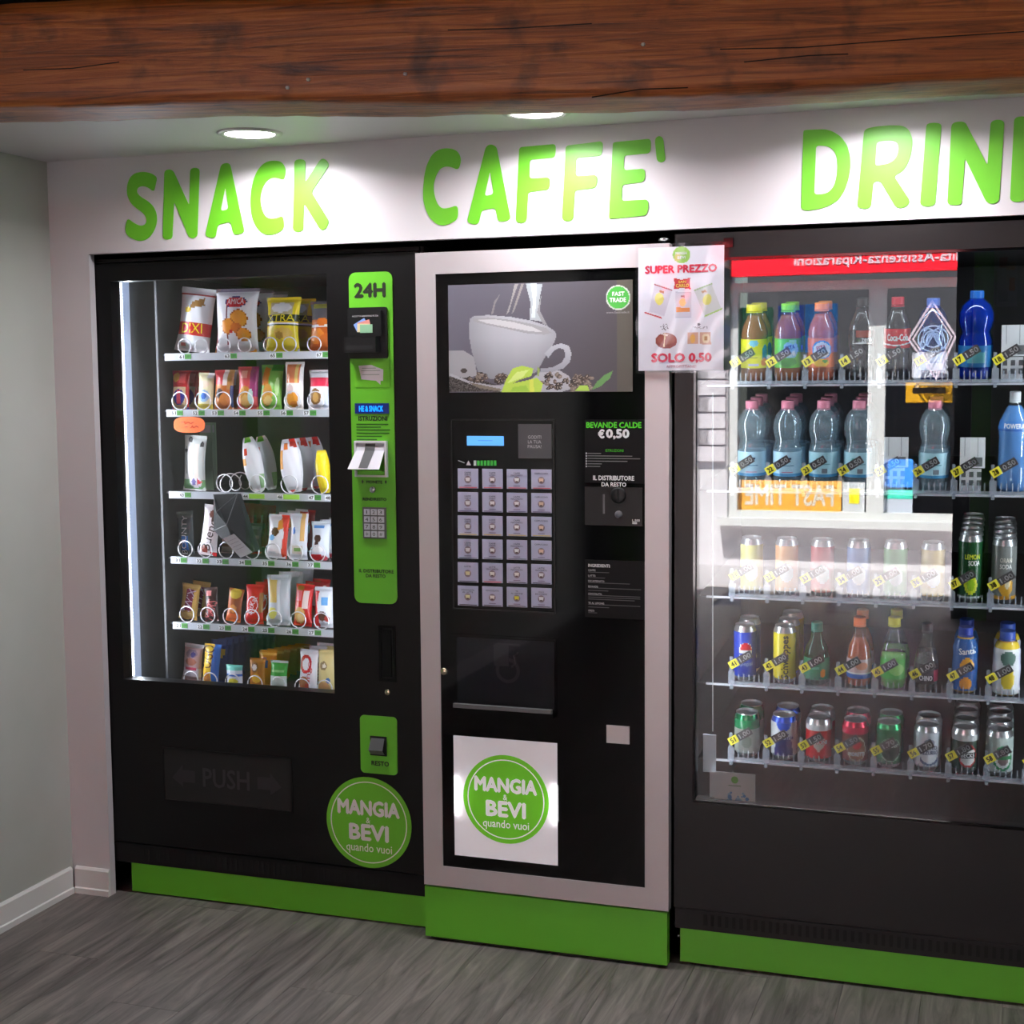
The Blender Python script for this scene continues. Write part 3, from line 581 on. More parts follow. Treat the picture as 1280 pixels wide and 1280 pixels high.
m.add([(cx(0.02), YC-0.034, zb), (cx(0.75), YC-0.034, zb), (cx(0.79), YC-0.006, zb-0.006), (cx(0.13), YC-0.006, zb-0.006)], [(0, 3, 2, 1)], mi=2)
m.add([(cx(0.35), YC-0.0075, zt-0.001), (cx(0.58), YC-0.0075, zt-0.001), (cx(0.57), YC-0.0115, zt-0.02), (cx(0.34), YC-0.0115, zt-0.02), (cx(0.48), YC-0.0335, zb+0.003), (cx(0.27), YC-0.0335, zb+0.003)], [(0, 3, 2, 1), (3, 5, 4, 2)], mi=1)
m.build('coin_slot', ['light_plastic', 'grey_plastic', 'green_panel'], cp, SB)
def knob(name, x, z, y, r, mname, parent, d=0.006, org=SB, n=20):
    m = MB(); prof = [(r, 0), (r, d*0.6), (r*0.8, d), (0.0004, d)]; vs = []
    for rr_, h in prof: vs += [(x+rr_*math.cos(k*2*math.pi/n), y-h, z+rr_*math.sin(k*2*math.pi/n)) for k in range(n)]
    m.add(vs, [(i*n+k, i*n+(k+1) % n, (i+1)*n+(k+1) % n, (i+1)*n+k) for i in range(3) for k in range(n)])
    return m.build(name, mname, parent, org, True)
knob('return_button', cx(0.48), czv(612), YC, 0.009, 'steel', cp)
k0, k1 = czv(673), czv(634)
m = MB().box(cx(0.24), YC-0.004, k0, cx(0.78), YC, k1); kw = cx(0.78)-cx(0.24)
for i in range(3):
    for j in range(4):
        a = cx(0.24)+kw*(0.08+0.30*i); b = k0+(k1-k0)*(0.05+0.235*j); m.box(a, YC-0.007, b, a+kw*0.25, YC-0.004, b+(k1-k0)*0.19, mi=1)
KD = '*0#789456123'
for i in range(3):
    for j in range(4):
        a = cx(0.24)+kw*(0.14+0.30*i); b = k0+(k1-k0)*(0.09+0.235*j); w_ = 0.035 if KD[j*3+i] == '1' else 0.12; a += kw*(0.12-w_)/2; m.text(KD[j*3+i], a, b, a+kw*w_, b+(k1-k0)*0.11, YC-0.0074, mi=2)
kp = m.build('keypad', ['grey_plastic', 'rail', 'charcoal'], cp, SB)
# lock handle, change tray, delivery flap, vents, kick board, sticker
x0, z0, x1, z1 = R(474, 782, 495, 852, YS)
MB().frame(x0, z0, x1, z1, x0+0.008, z0+0.008, x1-0.008, z1-0.006, YS-0.003, YS).box(x0+0.012, YS-0.006, z0+0.014, x1-0.012, YS, z1-0.012, mi=0).build('door_handle', 'black_gloss', sn, SB)
knob('lock', PX(485, 865, YS), PZ(485, 865, YS), YS, 0.0085, 'brass', sn)
rt_ = inset('change_tray', 451, 895, 497, 967, YS, 'green_panel', sn, 0.012, 0.003)
x0, z0, x1, z1 = R(464, 920, 484, 944, YS)
MB().box(x0, YC-0.004, z0, x1, YC, z1, mi=1).add([(x0+0.004, YC-0.006, z1-0.004), (x1-0.004, YC-0.006, z1-0.004), (x1-0.004, YC-0.02, z0+0.018), (x0+0.002, YC-0.02, z0+0.018), (x1-0.004, YC-0.006, z0+0.004), (x0+0.002, YC-0.006, z0+0.004)], [(0, 3, 2, 1), (3, 5, 4, 2)]).build('tray_flap', ['grey_plastic', 'dark_slot'], rt_, SB)
x0, z0, x1, z1 = R(465, 951, 487, 957, YS); MB().text('RESTO', x0, z0, x1, z1, YC-0.0006, DK, 0.02).build('tray_lettering', 'print', rt_, SB)
x0, z0, x1, z1 = R(206, 943, 363, 1006, YS)
fl_ = MB().frame(x0-0.006, z0-0.006, x1+0.006, z1+0.006, x0, z0, x1, z1, YS-0.0025, YS+0.001).box(x0, YS-0.0008, z0, x1, YS+0.004, z1, mi=1).build('delivery_flap', ['black_metal', 'black_void'], sn, SB)
m = MB(); c = (x0+x1)/2; h = z1-z0
V_ = m.text('PUSH', c-0.075, z0+h*0.32, c+0.075, z0+h*0.7, YS-0.003, (58, 58, 60), 0.01)
for s in (-1, 1): m.poly([(c+s*0.10, z0+h*0.62), (c+s*0.14, z0+h*0.62), (c+s*0.14, z0+h*0.72), (c+s*0.175, z0+h*0.45), (c+s*0.14, z0+h*0.28), (c+s*0.14, z0+h*0.38), (c+s*0.10, z0+h*0.38)][::s], YS-0.0028, (50, 50, 52))
m.build('push_lettering', 'print_dark', fl_, SB)
gr = MB().box(sx0, YS+0.002, vz0, sx1-0.012, YS+0.03, vz1).build('vent_grille', 'black_metal', sn, SB)
m = MB(); slots(m, -2.36, -1.56, vz0+0.012, vz1-0.012, YS+0.002, 0.017, 0.009, (6, 7, 31, 32)); m.build('vent_slots', 'dark_slot', gr, SB)['kind'] = 'stuff'
MB().box(-2.405, YS+0.016, 0.004, sx1-0.002, YS+0.03, vz0-0.001).build('kick_board', 'green_panel', sn, SB)
m = MB(); logo(m, PX(461, 1028, YS), PZ(461, 1028, YS), 0.127, YS-0.001); m.build('logo_sticker', 'print', sn, SB)
# ------------------------------------------------------------------ shelves with rails, tags and coils
YT = 0.17
SHZ = {6: 1.572, 5: 1.41, 4: 1.172, 3: 0.98, 2: 0.786, 1: 0.592}
def helix(r, n, pitch, start):
    return [(r*math.cos(start+t*2*math.pi/20), max(0, t/20-0.92)*pitch, r+r*math.sin(start+t*2*math.pi/20)) for t in range(int(n*20)+1)]
coilme = {}
def coil(r, parent, X, Z, hand, turns=1.04):
    k = (round(r, 4), hand, turns)
    if k not in coilme:
        m = MB().tube([(p[0]*hand, p[1], p[2]) for p in helix(r, turns, 0.055, -1.9)], 0.0017, 6); me = m.build('coil', 'wire', parent, smooth=True); coilme[k] = me.data; o = me
    else: o = link(coilme[k], 'coil', parent)
    o.location = (X-SB[0], YT+0.010-SB[1], Z-SB[2])
def shelf(row, tags, coils):
    z = SHZ[row]; s = MB().box(-2.33, YT+0.004, z-0.008, -1.705, 0.74, z-0.003).build('shelf', 'cavity_dark', sn, SB)
    MB().box(-2.32, YT, z-0.021, -1.70, YT+0.004, z).build('price_rail', 'rail', s, SB)
    for u, num, wide in tags:
        v = {6: 445, 5: 516, 4: 621, 3: 703, 2: 785, 1: 860}[row]; X = PX(u, v, YT)
        gc = (150, 205, 70) if wide else (72, 140, 60); gw = 0.050 if wide else 0.020
        m = MB().box(X-0.014, YT-0.001, z-0.017, X+0.005, YT, z-0.004, (238, 240, 245)).text(num, X-0.012, z-0.0155, X+0.003, z-0.0055, YT-0.0014, (20, 22, 30), 0.02)
        m.box(X+0.006, YT-0.001, z-0.017, X+0.006+gw, YT, z-0.003, gc)
        if not wide: m.text('1,00', X+0.008, z-0.013, X+0.024, z-0.007, YT-0.0014, (30, 70, 35))
        m.build('price_tag', 'print', s, SB)
    for j, (u, vc, rp) in enumerate(coils):
        X = PX(u, vc, YT+0.012); coil(rp, s, X, z-0.001, 1 if j % 2 else -1, 3.4 if u == 281 else 1.04)
    return s
shelf(6, [(229, '61', 0), (286, '63', 0), (343, '65', 0), (401, '67', 0)], [(231, 425, 0.021), (252, 425, 0.021), (280, 425, 0.021), (306, 425, 0.021), (338, 425, 0.021), (362, 425, 0.021), (393, 425, 0.021)])
shelf(5, [(219, '51', 0), (246, '52', 0), (270, '53', 0), (297, '54', 0), (327, '55', 0), (356, '56', 0), (385, '57', 0)], [(u, 495, 0.0255) for u in (225, 254, 279, 307, 336, 366, 395)])
shelf(4, [(229, '43', 0), (309, '44', 1), (352, '46', 1), (391, '47', 0), (412, '48', 0)], [(281, 600, 0.026), (322, 600, 0.026), (362, 600, 0.026), (400, 600, 0.026)])
shelf(3, [(224, '31', 0), (251, '32', 0), (276, '33', 0), (304, '34', 0), (333, '35', 0), (363, '36', 0), (390, '37', 0)], [(u, 682, 0.0235) for u in (232, 257, 283, 315, 341, 369, 397)])
shelf(2, [(225, '21', 0), (252, '22', 0), (279, '23', 0), (308, '24', 0), (333, '25', 0), (363, '26', 0), (391, '27', 0)], [(u, 764, 0.0235) for u in (234, 260, 288, 315, 343, 373, 402)])
shelf(1, [(228, '11', 0), (258, '12', 0), (290, '13', 0)], [(u, 848, 0.0235) for u in (239, 263, 291, 319, 348, 378, 406)])
# ------------------------------------------------------------------ snack packets
def bag(name, px, row, ops, label, cat='snack packet', roll=0.0, lean=0.10, t=0.032, Y=0.215, crimp=0.07, group=None, nx=26, nz=40, behind=0, pitch=0.055, turn=0.0, sag=0.0, bz=None, taper=0.0):
    u0, v0, u1, v1 = px; x0, _, x1, z1 = R(u0, v0, u1, v1, Y); zb = (SHZ[row]-0.002) if bz is None else bz; w = x1-x0; h = z1-zb
    U, V = np.meshgrid((np.arange(nx)+0.5)/nx, (np.arange(nz)+0.5)/nz); p = Paint(U, V, (230, 230, 230)); texts = []
    for o in ops:
        if o[0] == 'bg': p.C[:] = o[1]
        elif o[0] == 'r': p.rect(*o[1:])
        elif o[0] == 'e': p.ell(*o[1:])
        elif o[0] == 'p': p.poly(o[1], o[2])
        elif o[0] == 't': texts.append(o[1:])
    ph = rng.uniform(0, 6.28, 4)
    def front(a, b):
        e = np.clip((b-crimp)/(1-2*crimp), 0, 1); prof = (np.sin(np.pi*np.clip(a, 0.0, 1.0))**0.55)*(np.sin(np.pi*e)**0.4)
        wr = 0.05*np.sin(9*b+ph[0]+4*a)*np.sin(5*a+ph[1]) + 0.035*np.sin(23*b+ph[2])*(1-np.sin(np.pi*e)) + 0.03*np.sin(17*a+11*b+ph[3])
        return -t/2*(prof*(1+wr)+0.06*np.sin(14*a+ph[1])*(e <= 0)) + sag*(b**2)
    def shape(a, b):
        e = np.clip((b-crimp)/(1-2*crimp), 0, 1); nar = 1-0.10*np.sin(np.pi*e)**0.5-taper*(np.abs(2*b-1)**2.2)
        return (a-0.5)*w*nar + 0.012*w*np.sin(7*b+ph[2])
    A, B = np.meshgrid(np.linspace(0, 1, nx+1), np.linspace(0, 1, nz+1))
    yf = front(A, B); pts = np.stack([shape(A, B), yf, B*h], -1)
    bx = MB()
    for s, cu, cv, tw, th, c, rot in texts:
        Vt, Ft = textmesh(s, 0.0); ca, sa = math.cos(rot), math.sin(rot); vs = []
        for a, b in Vt:
            pxx, pzz = (a-0.5)*tw*w, (b-0.5)*th*h; aa = cu+(ca*pxx-sa*pzz)/w; bb = cv+(sa*pxx+ca*pzz)/h
            vs.append((float(shape(aa, bb)), float(front(aa, bb))-0.0007, bb*h))
        bx.add(vs, Ft, c)
    # back skin, coarser
    nb_ = 8; A2, B2 = np.meshgrid(np.linspace(0, 1, nb_+1), np.linspace(0, 1, nb_+1)); yb = -front(A2, B2) + 2*sag*B2**2
    q = np.stack([shape(A2, B2), yb, B2*h], -1); cb = tuple(int(k) for k in p.C[nz//2, nx//2])
    bx.add(q.reshape(-1, 3).tolist(), [(i*(nb_+1)+j, (i+1)*(nb_+1)+j, (i+1)*(nb_+1)+j+1, i*(nb_+1)+j+1) for i in range(nb_) for j in range(nb_)], cb)
    me = grid_mesh(name, pts, p.C, bx); me.materials.append(MATS['print_gloss']); me.polygons.foreach_set('use_smooth', [True]*len(me.polygons))
    o = link(me, name); o.location = ((x0+x1)/2, Y, zb); o.rotation_euler = (-lean, roll, turn)
    dz = min((o.rotation_euler.to_matrix() @ v.co).z for v in me.vertices); o.location.z -= dz
    tag(o, label, cat, group)
    for k in range(behind):
        c = o.copy(); COL.objects.link(c); c.location = (o.location.x+random.uniform(-0.003, 0.003), Y+pitch*(k+1), o.location.z)
        c['label'] = ORD[k] + ' packet queued behind the ' + label; c['group'] = 'packets queued behind the ' + label
    return o
ORD = ['first', 'second', 'third', 'fourth', 'fifth', 'sixth', 'seventh', 'eighth', 'ninth']
RED = (205, 28, 36); BRN = (150, 88, 40); CHO = (84, 46, 26); ORG = (232, 140, 38); YEL = (240, 210, 40); BLU = (40, 90, 190); CRM = (238, 222, 170); W = (238, 238, 242); PNK = (225, 120, 120); GRN = (60, 150, 60); DKB = (24, 34, 46)
# row 6
bag('crisp_bag', (217, 362, 261, 437), 6, [('bg', W), ('r', 0, 0.88, 1, 0.9, (170, 60, 60)), ('p', [(0.35, 0.66), (0.8, 0.72), (0.75, 0.84), (0.45, 0.78)], (165, 120, 60)), ('e', 0.32, 0.64, 0.1, 0.05, YEL), ('r', 0, 0.26, 1, 0.44, RED), ('t', 'DIXI', 0.5, 0.36, 0.62, 0.15, (250, 225, 40), 0.05), ('r', 0.2, 0.08, 0.35, 0.12, PNK)], 'white crisp bag with red band and yellow DIXI lettering', 'crisp bag', roll=0.12, t=0.05, Y=0.225)
bag('crisp_bag', (269, 360, 321, 437), 6, [('bg', (240, 238, 244)), ('r', 0, 0.95, 1, 1, (130, 120, 140)), ('e', 0.53, 0.78, 0.26, 0.09, (60, 60, 120)), ('e', 0.53, 0.78, 0.24, 0.08, RED), ('r', 0.3, 0.12, 0.33, 0.72, (120, 50, 60)), ('r', 0.72, 0.12, 0.75, 0.72, (120, 50, 60)), ('e', 0.62, 0.52, 0.21, 0.145, (170, 88, 24)), ('e', 0.62, 0.52, 0.19, 0.13, (240, 165, 60)), ('e', 0.36, 0.41, 0.19, 0.125, (170, 88, 24)), ('e', 0.36, 0.41, 0.17, 0.11, (236, 150, 50)), ('e', 0.56, 0.38, 0.14, 0.08, (214, 116, 34)), ('e', 0.72, 0.28, 0.17, 0.105, (170, 88, 24)), ('e', 0.72, 0.28, 0.15, 0.09, (240, 160, 55)), ('e', 0.42, 0.33, 0.04, 0.03, RED), ('r', 0, 0, 0.04, 0.4, (150, 30, 50)), ('t', 'AMICA', 0.53, 0.79, 0.4, 0.09, W, 0.03)], 'white AMICA crisp bag with round orange chips picture', 'crisp bag', t=0.055, Y=0.225, behind=2, pitch=0.085, turn=0.1)
bag('crisp_bag', (331, 371, 374, 437), 6, [('bg', (225, 205, 40)), ('r', 0.15, 0.66, 0.85, 0.9, (190, 178, 140)), ('e', 0.5, 0.8, 0.3, 0.09, (225, 225, 230)), ('r', 0, 0.54, 1, 0.68, (46, 44, 20)), ('r', 0, 0.47, 1, 0.50, (50, 60, 60)), ('r', 0, 0.50, 1, 0.53, W), ('e', 0.6, 0.34, 0.28, 0.1, (215, 180, 80)), ('e', 0.5, 0.3, 0.12, 0.07, (170, 130, 50)), ('r', 0.12, 0.09, 0.5, 0.11, (90, 80, 20)), ('t', 'XTRA', 0.5, 0.61, 0.85, 0.13, (232, 222, 40), 0.04)], 'yellow XTRA crisp bag with a dark band', 'crisp bag', t=0.05, Y=0.225, behind=1, pitch=0.09)
bag('crisp_bag', (386, 376, 428, 437), 6, [('bg', (200, 95, 30)), ('r', 0, 0.62, 1, 1, (96, 92, 98)), ('r', 0.1, 0.86, 0.8, 0.94, (150, 150, 60)), ('r', 0, 0.48, 1, 0.52, W), ('e', 0.3, 0.3, 0.25, 0.16, (235, 140, 50)), ('e', 0.6, 0.2, 0.25, 0.14, (215, 110, 40)), ('e', 0.45, 0.58, 0.2, 0.08, (225, 120, 40))], 'orange and grey crisp bag cut off by the window edge', 'crisp bag', t=0.05, Y=0.225)
# row 5
bag('biscuit_pack', (214, 463, 236, 508), 5, [('bg', (190, 30, 36)), ('e', 0.3, 0.82, 0.22, 0.12, (225, 160, 50)), ('r', 0.5, 0.68, 0.85, 0.92, (230, 90, 90)), ('r', 0.1, 0.02, 0.9, 0.58, (225, 200, 160)), ('e', 0.5, 0.32, 0.34, 0.2, (44, 40, 150)), ('r', 0.4, 0.15, 0.6, 0.5, (220, 60, 90))], 'red biscuit pack with blue oval badge', roll=0.0, behind=2)
bag('biscuit_pack', (246, 466, 266, 508), 5, [('bg', (236, 230, 190)), ('r', 0, 0.0, 1, 0.16, (225, 205, 90)), ('r', 0.6, 0.86, 1, 1, (235, 235, 240)), ('e', 0.5, 0.36, 0.36, 0.16, (150, 190, 230)), ('e', 0.5, 0.36, 0.2, 0.09, (60, 110, 200)), ('e', 0.5, 0.68, 0.3, 0.1, (240, 220, 200))], 'cream snack pack with light blue emblem', roll=0.03)
bag('biscuit_pack', (267, 462, 292, 508), 5, [('bg', (190, 110, 50)), ('r', 0, 0.62, 1, 1, (200, 60, 66)), ('r', 0.5, 0.6, 0.75, 1, (235, 225, 220)), ('r', 0.75, 0.5, 1, 1, (190, 140, 80)), ('e', 0.35, 0.4, 0.2, 0.12, (60, 40, 30)), ('e', 0.6, 0.25, 0.25, 0.14, (210, 130, 60)), ('r', 0.9, 0, 1, 0.6, (40, 60, 110))], 'chocolate chip cookie pack with red and white top', behind=1)
bag('biscuit_pack', (297, 458, 322, 508), 5, [('bg', (206, 80, 90)), ('r', 0.66, 0.3, 1, 1, (150, 40, 110)), ('e', 0.4, 0.3, 0.34, 0.24, (200, 140, 60)), ('e', 0.45, 0.2, 0.25, 0.14, (225, 180, 110)), ('e', 0.7, 0.3, 0.12, 0.18, (180, 215, 210)), ('r', 0.2, 0.72, 0.5, 0.9, (225, 150, 140))], 'pink and purple biscuit pack with golden biscuits', turn=0.1)
bag('biscuit_pack', (325, 454, 351, 508), 5, [('bg', (120, 180, 80)), ('p', [(0, 0.55), (0.35, 0.5), (0.45, 0.9), (0.2, 0.95)], (205, 120, 40)), ('e', 0.35, 0.32, 0.25, 0.24, (205, 150, 70)), ('e', 0.4, 0.2, 0.2, 0.1, (220, 190, 120)), ('r', 0.5, 0.85, 1, 1, (50, 150, 50)), ('e', 0.8, 0.5, 0.1, 0.2, (185, 220, 150))], 'green biscuit pack with bent top', sag=0.03, turn=0.25)
bag('biscuit_pack', (355, 452, 379, 509), 5, [('bg', (240, 236, 232)), ('r', 0.12, 0.55, 0.85, 0.95, (225, 130, 90)), ('r', 0.6, 0.55, 0.78, 0.95, (230, 200, 120)), ('e', 0.45, 0.22, 0.32, 0.16, (225, 150, 50)), ('e', 0.35, 0.42, 0.2, 0.1, (215, 190, 190)), ('e', 0.55, 0.12, 0.2, 0.06, (205, 120, 40))], 'tall white biscuit pack with orange print')
bag('biscuit_pack', (385, 462, 412, 509), 5, [('bg', (232, 232, 238)), ('r', 0, 0.58, 1, 0.8, (215, 50, 80)), ('e', 0.4, 0.32, 0.28, 0.2, (140, 100, 50)), ('e', 0.42, 0.3, 0.16, 0.12, (205, 160, 90)), ('r', 0.75, 0.0, 1, 0.5, (215, 225, 240))], 'white snack pack with a crimson band and brown biscuit', behind=1)
# row 4
bag('toothbrush_pack', (228, 545, 256, 611), 4, [('bg', (196, 202, 200)), ('r', 0, 0, 1, 0.2, (110, 165, 110)), ('r', 0, 0, 1, 0.03, W), ('e', 0.58, 0.16, 0.28, 0.11, (225, 225, 235)), ('e', 0.5, 0.16, 0.1, 0.06, (120, 110, 170)), ('p', [(0.65, 0.1), (0.88, 0.16), (0.65, 0.22)], (225, 90, 100)), ('r', 0.25, 0.22, 0.45, 0.8, (226, 214, 216)), ('r', 0.55, 0.22, 0.75, 0.85, (226, 214, 206)), ('r', 0.1, 0.3, 0.14, 0.8, (70, 80, 84)), ('e', 0.3, 0.92, 0.1, 0.05, (50, 46, 50)), ('e', 0.85, 0.84, 0.09, 0.05, (60, 56, 60)), ('e', 0.12, 0.72, 0.08, 0.04, (46, 46, 50))], 'clear blister pack with pink sticks and a green foot', 'blister pack', roll=0.05, t=0.02, lean=0.02)
for dx, lab in ((0, 'pale green hanging card behind the blister pack'), (0.032, 'dim hanging card furthest behind the blister pack')):
    x0, z0, x1, z1 = R(250, 528, 265, 570, 0.27+dx*2); k = MB().box(x0+dx*0.4, 0.27+dx*2, SHZ[4]-0.003, x1+dx*0.4, 0.274+dx*2, z1, (150, 180, 150)).quad(x0+dx*0.4+0.004, z1-0.03, x1+dx*0.4-0.004, z1-0.008, 0.2696+dx*2, (190, 190, 196))
    k.disc((x0+x1)/2+dx*0.4, z1-0.05, 0.006, 0.2694+dx*2, 16, (50, 56, 50)); tag(k.build('hanging_card', 'print'), lab, 'card')
bag('sandwich_bag', (311, 546, 335, 610), 4, [('bg', (222, 224, 230)), ('r', 0.15, 0.9, 0.7, 1, (100, 185, 60)), ('r', 0.12, 0.68, 0.3, 0.8, (200, 60, 40)), ('r', 0, 0.5, 0.2, 0.62, (215, 150, 70)), ('r', 0.75, 0.05, 1, 0.3, (150, 190, 140))], 'white crumpled snack bag with green tip', roll=-0.2, behind=1, turn=0.35, pitch=0.08, taper=0.6)
bag('sandwich_bag', (354, 549, 382, 614), 4, [('bg', (228, 228, 236)), ('p', [(0.55, 0.86), (0.9, 0.82), (0.95, 1), (0.5, 1)], (205, 40, 40)), ('r', 0, 0.45, 0.14, 0.8, (220, 150, 60)), ('r', 0.2, 0.8, 0.42, 0.92, (225, 120, 60)), ('r', 0.2, 0, 0.6, 0.05, (190, 30, 50))], 'white crumpled snack bag with red corner', roll=-0.12, behind=2, turn=0.3, pitch=0.07, taper=0.5)
bag('sandwich_bag', (397, 563, 416, 613), 4, [('bg', (235, 215, 40)), ('r', 0, 0.1, 0.25, 0.5, (215, 180, 30))], 'bright yellow snack bag at the window edge', roll=-0.1, turn=0.3, taper=0.5)
# row 3
bag('chocolate_bar', (222, 640, 243, 693), 3, [('bg', (54, 72, 78)), ('r', 0.3, 0.1, 0.75, 0.42, (40, 110, 200)), ('r', 0, 0, 0.22, 0.35, (150, 160, 165)), ('r', 0, 0.86, 1, 1, (90, 104, 104)), ('t', 'BOUNTY', 0.5, 0.46, 2.0, 0.14, W, 1.5)], 'dark blue chocolate bar with white lettering up its length', roll=-0.08, t=0.022)
bag('chocolate_bar', (248, 632, 270, 694), 3, [('bg', (240, 232, 236)), ('e', 0.6, 0.82, 0.2, 0.08, (120, 70, 60)), ('e', 0.7, 0.72, 0.14, 0.05, (90, 60, 50)), ('e', 0.3, 0.12, 0.22, 0.08, (150, 60, 50)), ('r', 0.6, 0, 1, 0.08, RED), ('t', 'Bueno', 0.55, 0.42, 1.6, 0.2, (60, 40, 40), 1.35)], 'white chocolate wafer bar with dark Bueno script', roll=0.10, t=0.024)
bag('chocolate_bar', (276, 668, 293, 694), 3, [('bg', (226, 208, 180)), ('r', 0, 0.35, 1, 0.5, (150, 100, 60))], 'small tan bar half hidden by the fallen tray', t=0.02, Y=0.30)
bag('chocolate_bar', (311, 654, 327, 696), 3, [('bg', (84, 82, 84)), ('r', 0, 0.8, 1, 0.9, (170, 170, 170)), ('r', 0.1, 0.5, 0.9, 0.6, (140, 130, 124)), ('r', 0.2, 0, 1, 0.08, (190, 40, 40))], 'dark grey chocolate bar right of the fallen tray', t=0.022, Y=0.30)
bag('chocolate_bar', (332, 644, 358, 697), 3, [('bg', W), ('p', [(0.75, 0), (1, 0), (1, 1), (0.6, 1), (0.85, 0.6)], (222, 40, 36)), ('p', [(0.5, 0.62), (0.8, 0.7), (0.72, 0.9), (0.55, 0.85)], (240, 160, 60)), ('e', 0.4, 0.6, 0.2, 0.1, CHO), ('e', 0.25, 0.46, 0.16, 0.06, (110, 180, 230)), ('r', 0.1, 0.1, 0.5, 0.16, (205, 215, 225))], 'white and red milk bar with brown chocolate piece', roll=0.06, t=0.026, behind=3)
bag('chocolate_bar', (361, 642, 384, 697), 3, [('bg', (226, 230, 240)), ('r', 0.66, 0.4, 0.9, 1, (226, 180, 110)), ('e', 0.28, 0.62, 0.1, 0.08, (50, 110, 210)), ('r', 0.2, 0.12, 0.8, 0.3, (210, 200, 190)), ('r', 0.3, 0.18, 0.7, 0.24, (120, 160, 90))], 'pale silver cereal bar with tan stripe', t=0.026)
bag('chocolate_bar', (388, 652, 412, 698), 3, [('bg', (226, 234, 244)), ('r', 0, 0, 0.6, 0.14, (214, 30, 40)), ('r', 0.15, 0.82, 0.75, 0.9, (90, 150, 220)), ('e', 0.4, 0.56, 0.2, 0.1, (70, 44, 36)), ('e', 0.35, 0.42, 0.12, 0.08, (60, 40, 36)), ('e', 0.42, 0.28, 0.3, 0.09, (250, 250, 252)), ('e', 0.75, 0.06, 0.16, 0.06, (225, 90, 110))], 'white and blue milk snack bar with red foot', t=0.026, behind=3)
for k in range(4):
    bag('chocolate_bar', (300+9*k, 629+k, 316+9*k, 656), 3, [('bg', (196, 34, 34)), ('e', 0.5, 0.5, 0.3, 0.25, (235, 200, 200)), ('r', 0.1, 0.15, 0.4, 0.4, (240, 235, 225))], ORD[k]+' red bar from the left behind the fallen tray', t=0.02, Y=0.36+0.05*k, nx=12, nz=16, group='red bars behind the fallen tray')
# fallen sandwich tray
tr = thing('sandwich_tray', (PX(295, 690, 0.145), 0.145, SHZ[3]), 'black plastic wedge tray with white label tipped against the shelf', 'tray')
og = tuple(tr.location); q = lambda u, v, Y: (PX(u, v, Y), Y, PZ(u, v, Y))
a, b, c, d, e = q(267, 618, 0.157), q(297, 617, 0.157), q(318, 688, 0.145), q(300, 696, 0.143), q(267, 663, 0.150); mid = q(283, 656, 0.118); bt = q(270, 640, 0.118)
A2, B2, C2, D2, E2 = [(p[0]+0.006, p[1]+w_, p[2]) for p, w_ in ((a, 0.008), (b, 0.008), (c, 0.022), (d, 0.022), (e, 0.014))]
m = MB().add([a, b, c, d, e, mid, bt, A2, B2, C2, D2, E2], [(0, 1, 5, 6), (1, 2, 5), (5, 2, 3), (4, 5, 3), (6, 5, 4), (0, 6, 4), (0, 7, 8, 1), (1, 8, 9, 2), (2, 9, 10, 3), (3, 10, 11, 4), (4, 11, 7, 0), (7, 11, 10, 9, 8)])
mat('tray_black', (26, 30, 34), 0.55, spec=0.12); m.build('tray_body', 'tray_black', tr, og)
m = MB().tube([a, bt, mid, e], 0.0014, 5).tube([b, mid], 0.0012, 5).tube([bt, b], 0.001, 5).build('tray_ridge', 'grey_plastic', tr, og)
lb = [q(280, 673, 0.121), q(294, 667, 0.123), q(317, 690, 0.135), q(302, 697, 0.133)]
lb = [(p[0], p[1]-0.006, p[2]) for p in lb]
m = MB().add(lb, [(0, 3, 2, 1)], (196, 196, 204))
for f in (0.2, 0.35, 0.5, 0.65):
    l0 = Vector(lb[0]).lerp(Vector(lb[3]), f); l1 = Vector(lb[1]).lerp(Vector(lb[2]), f); s0, s1 = l0.lerp(l1, 0.15), l0.lerp(l1, 0.85); g = Vector((0, -0.0006, 0.0012)); h = Vector((0, -0.0006, -0.0004))
    m.add([tuple(s0+h), tuple(s1+h), tuple(s1+g), tuple(s0+g)], [(0, 1, 2, 3)], (150, 150, 160))
m.build('tray_label', 'print', tr, og)
# orange price star on the rail
x0, z0, x1, z1 = R(217, 521, 256, 541, YT-0.004); cxm, czm = (x0+x1)/2, (z0+z1)/2; m = MB()
m.prism([(cxm+(x1-x0)/2*abs(math.cos(t))**0.7*math.copysign(1, math.cos(t)), czm+(z1-z0)/2*abs(math.sin(t))**0.7*math.copysign(1, math.sin(t))) for t in [-k*2*math.pi/28 for k in range(28)]], YT-0.004, YT-0.003, (255, 118, 60))
for pts in ([(-0.5, 0.3), (-0.3, 0.4), (-0.25, 0.1), (-0.05, 0.35), (0.1, 0.15), (0.3, 0.35)], [(-0.3, -0.3), (-0.1, -0.25)], [(0.1, -0.4), (0.2, -0.1), (0.3, -0.4), (0.45, -0.1), (0.6, -0.35)]):
    m.tube([(cxm+(x1-x0)/2*a, YT-0.0044, czm+(z1-z0)/2*b) for a, b in pts], 0.0009, 4, (200, 50, 40))
tag(m.build('price_sticker', 'print'), 'orange oval sticker with red handwriting hanging from a rail', 'sticker')
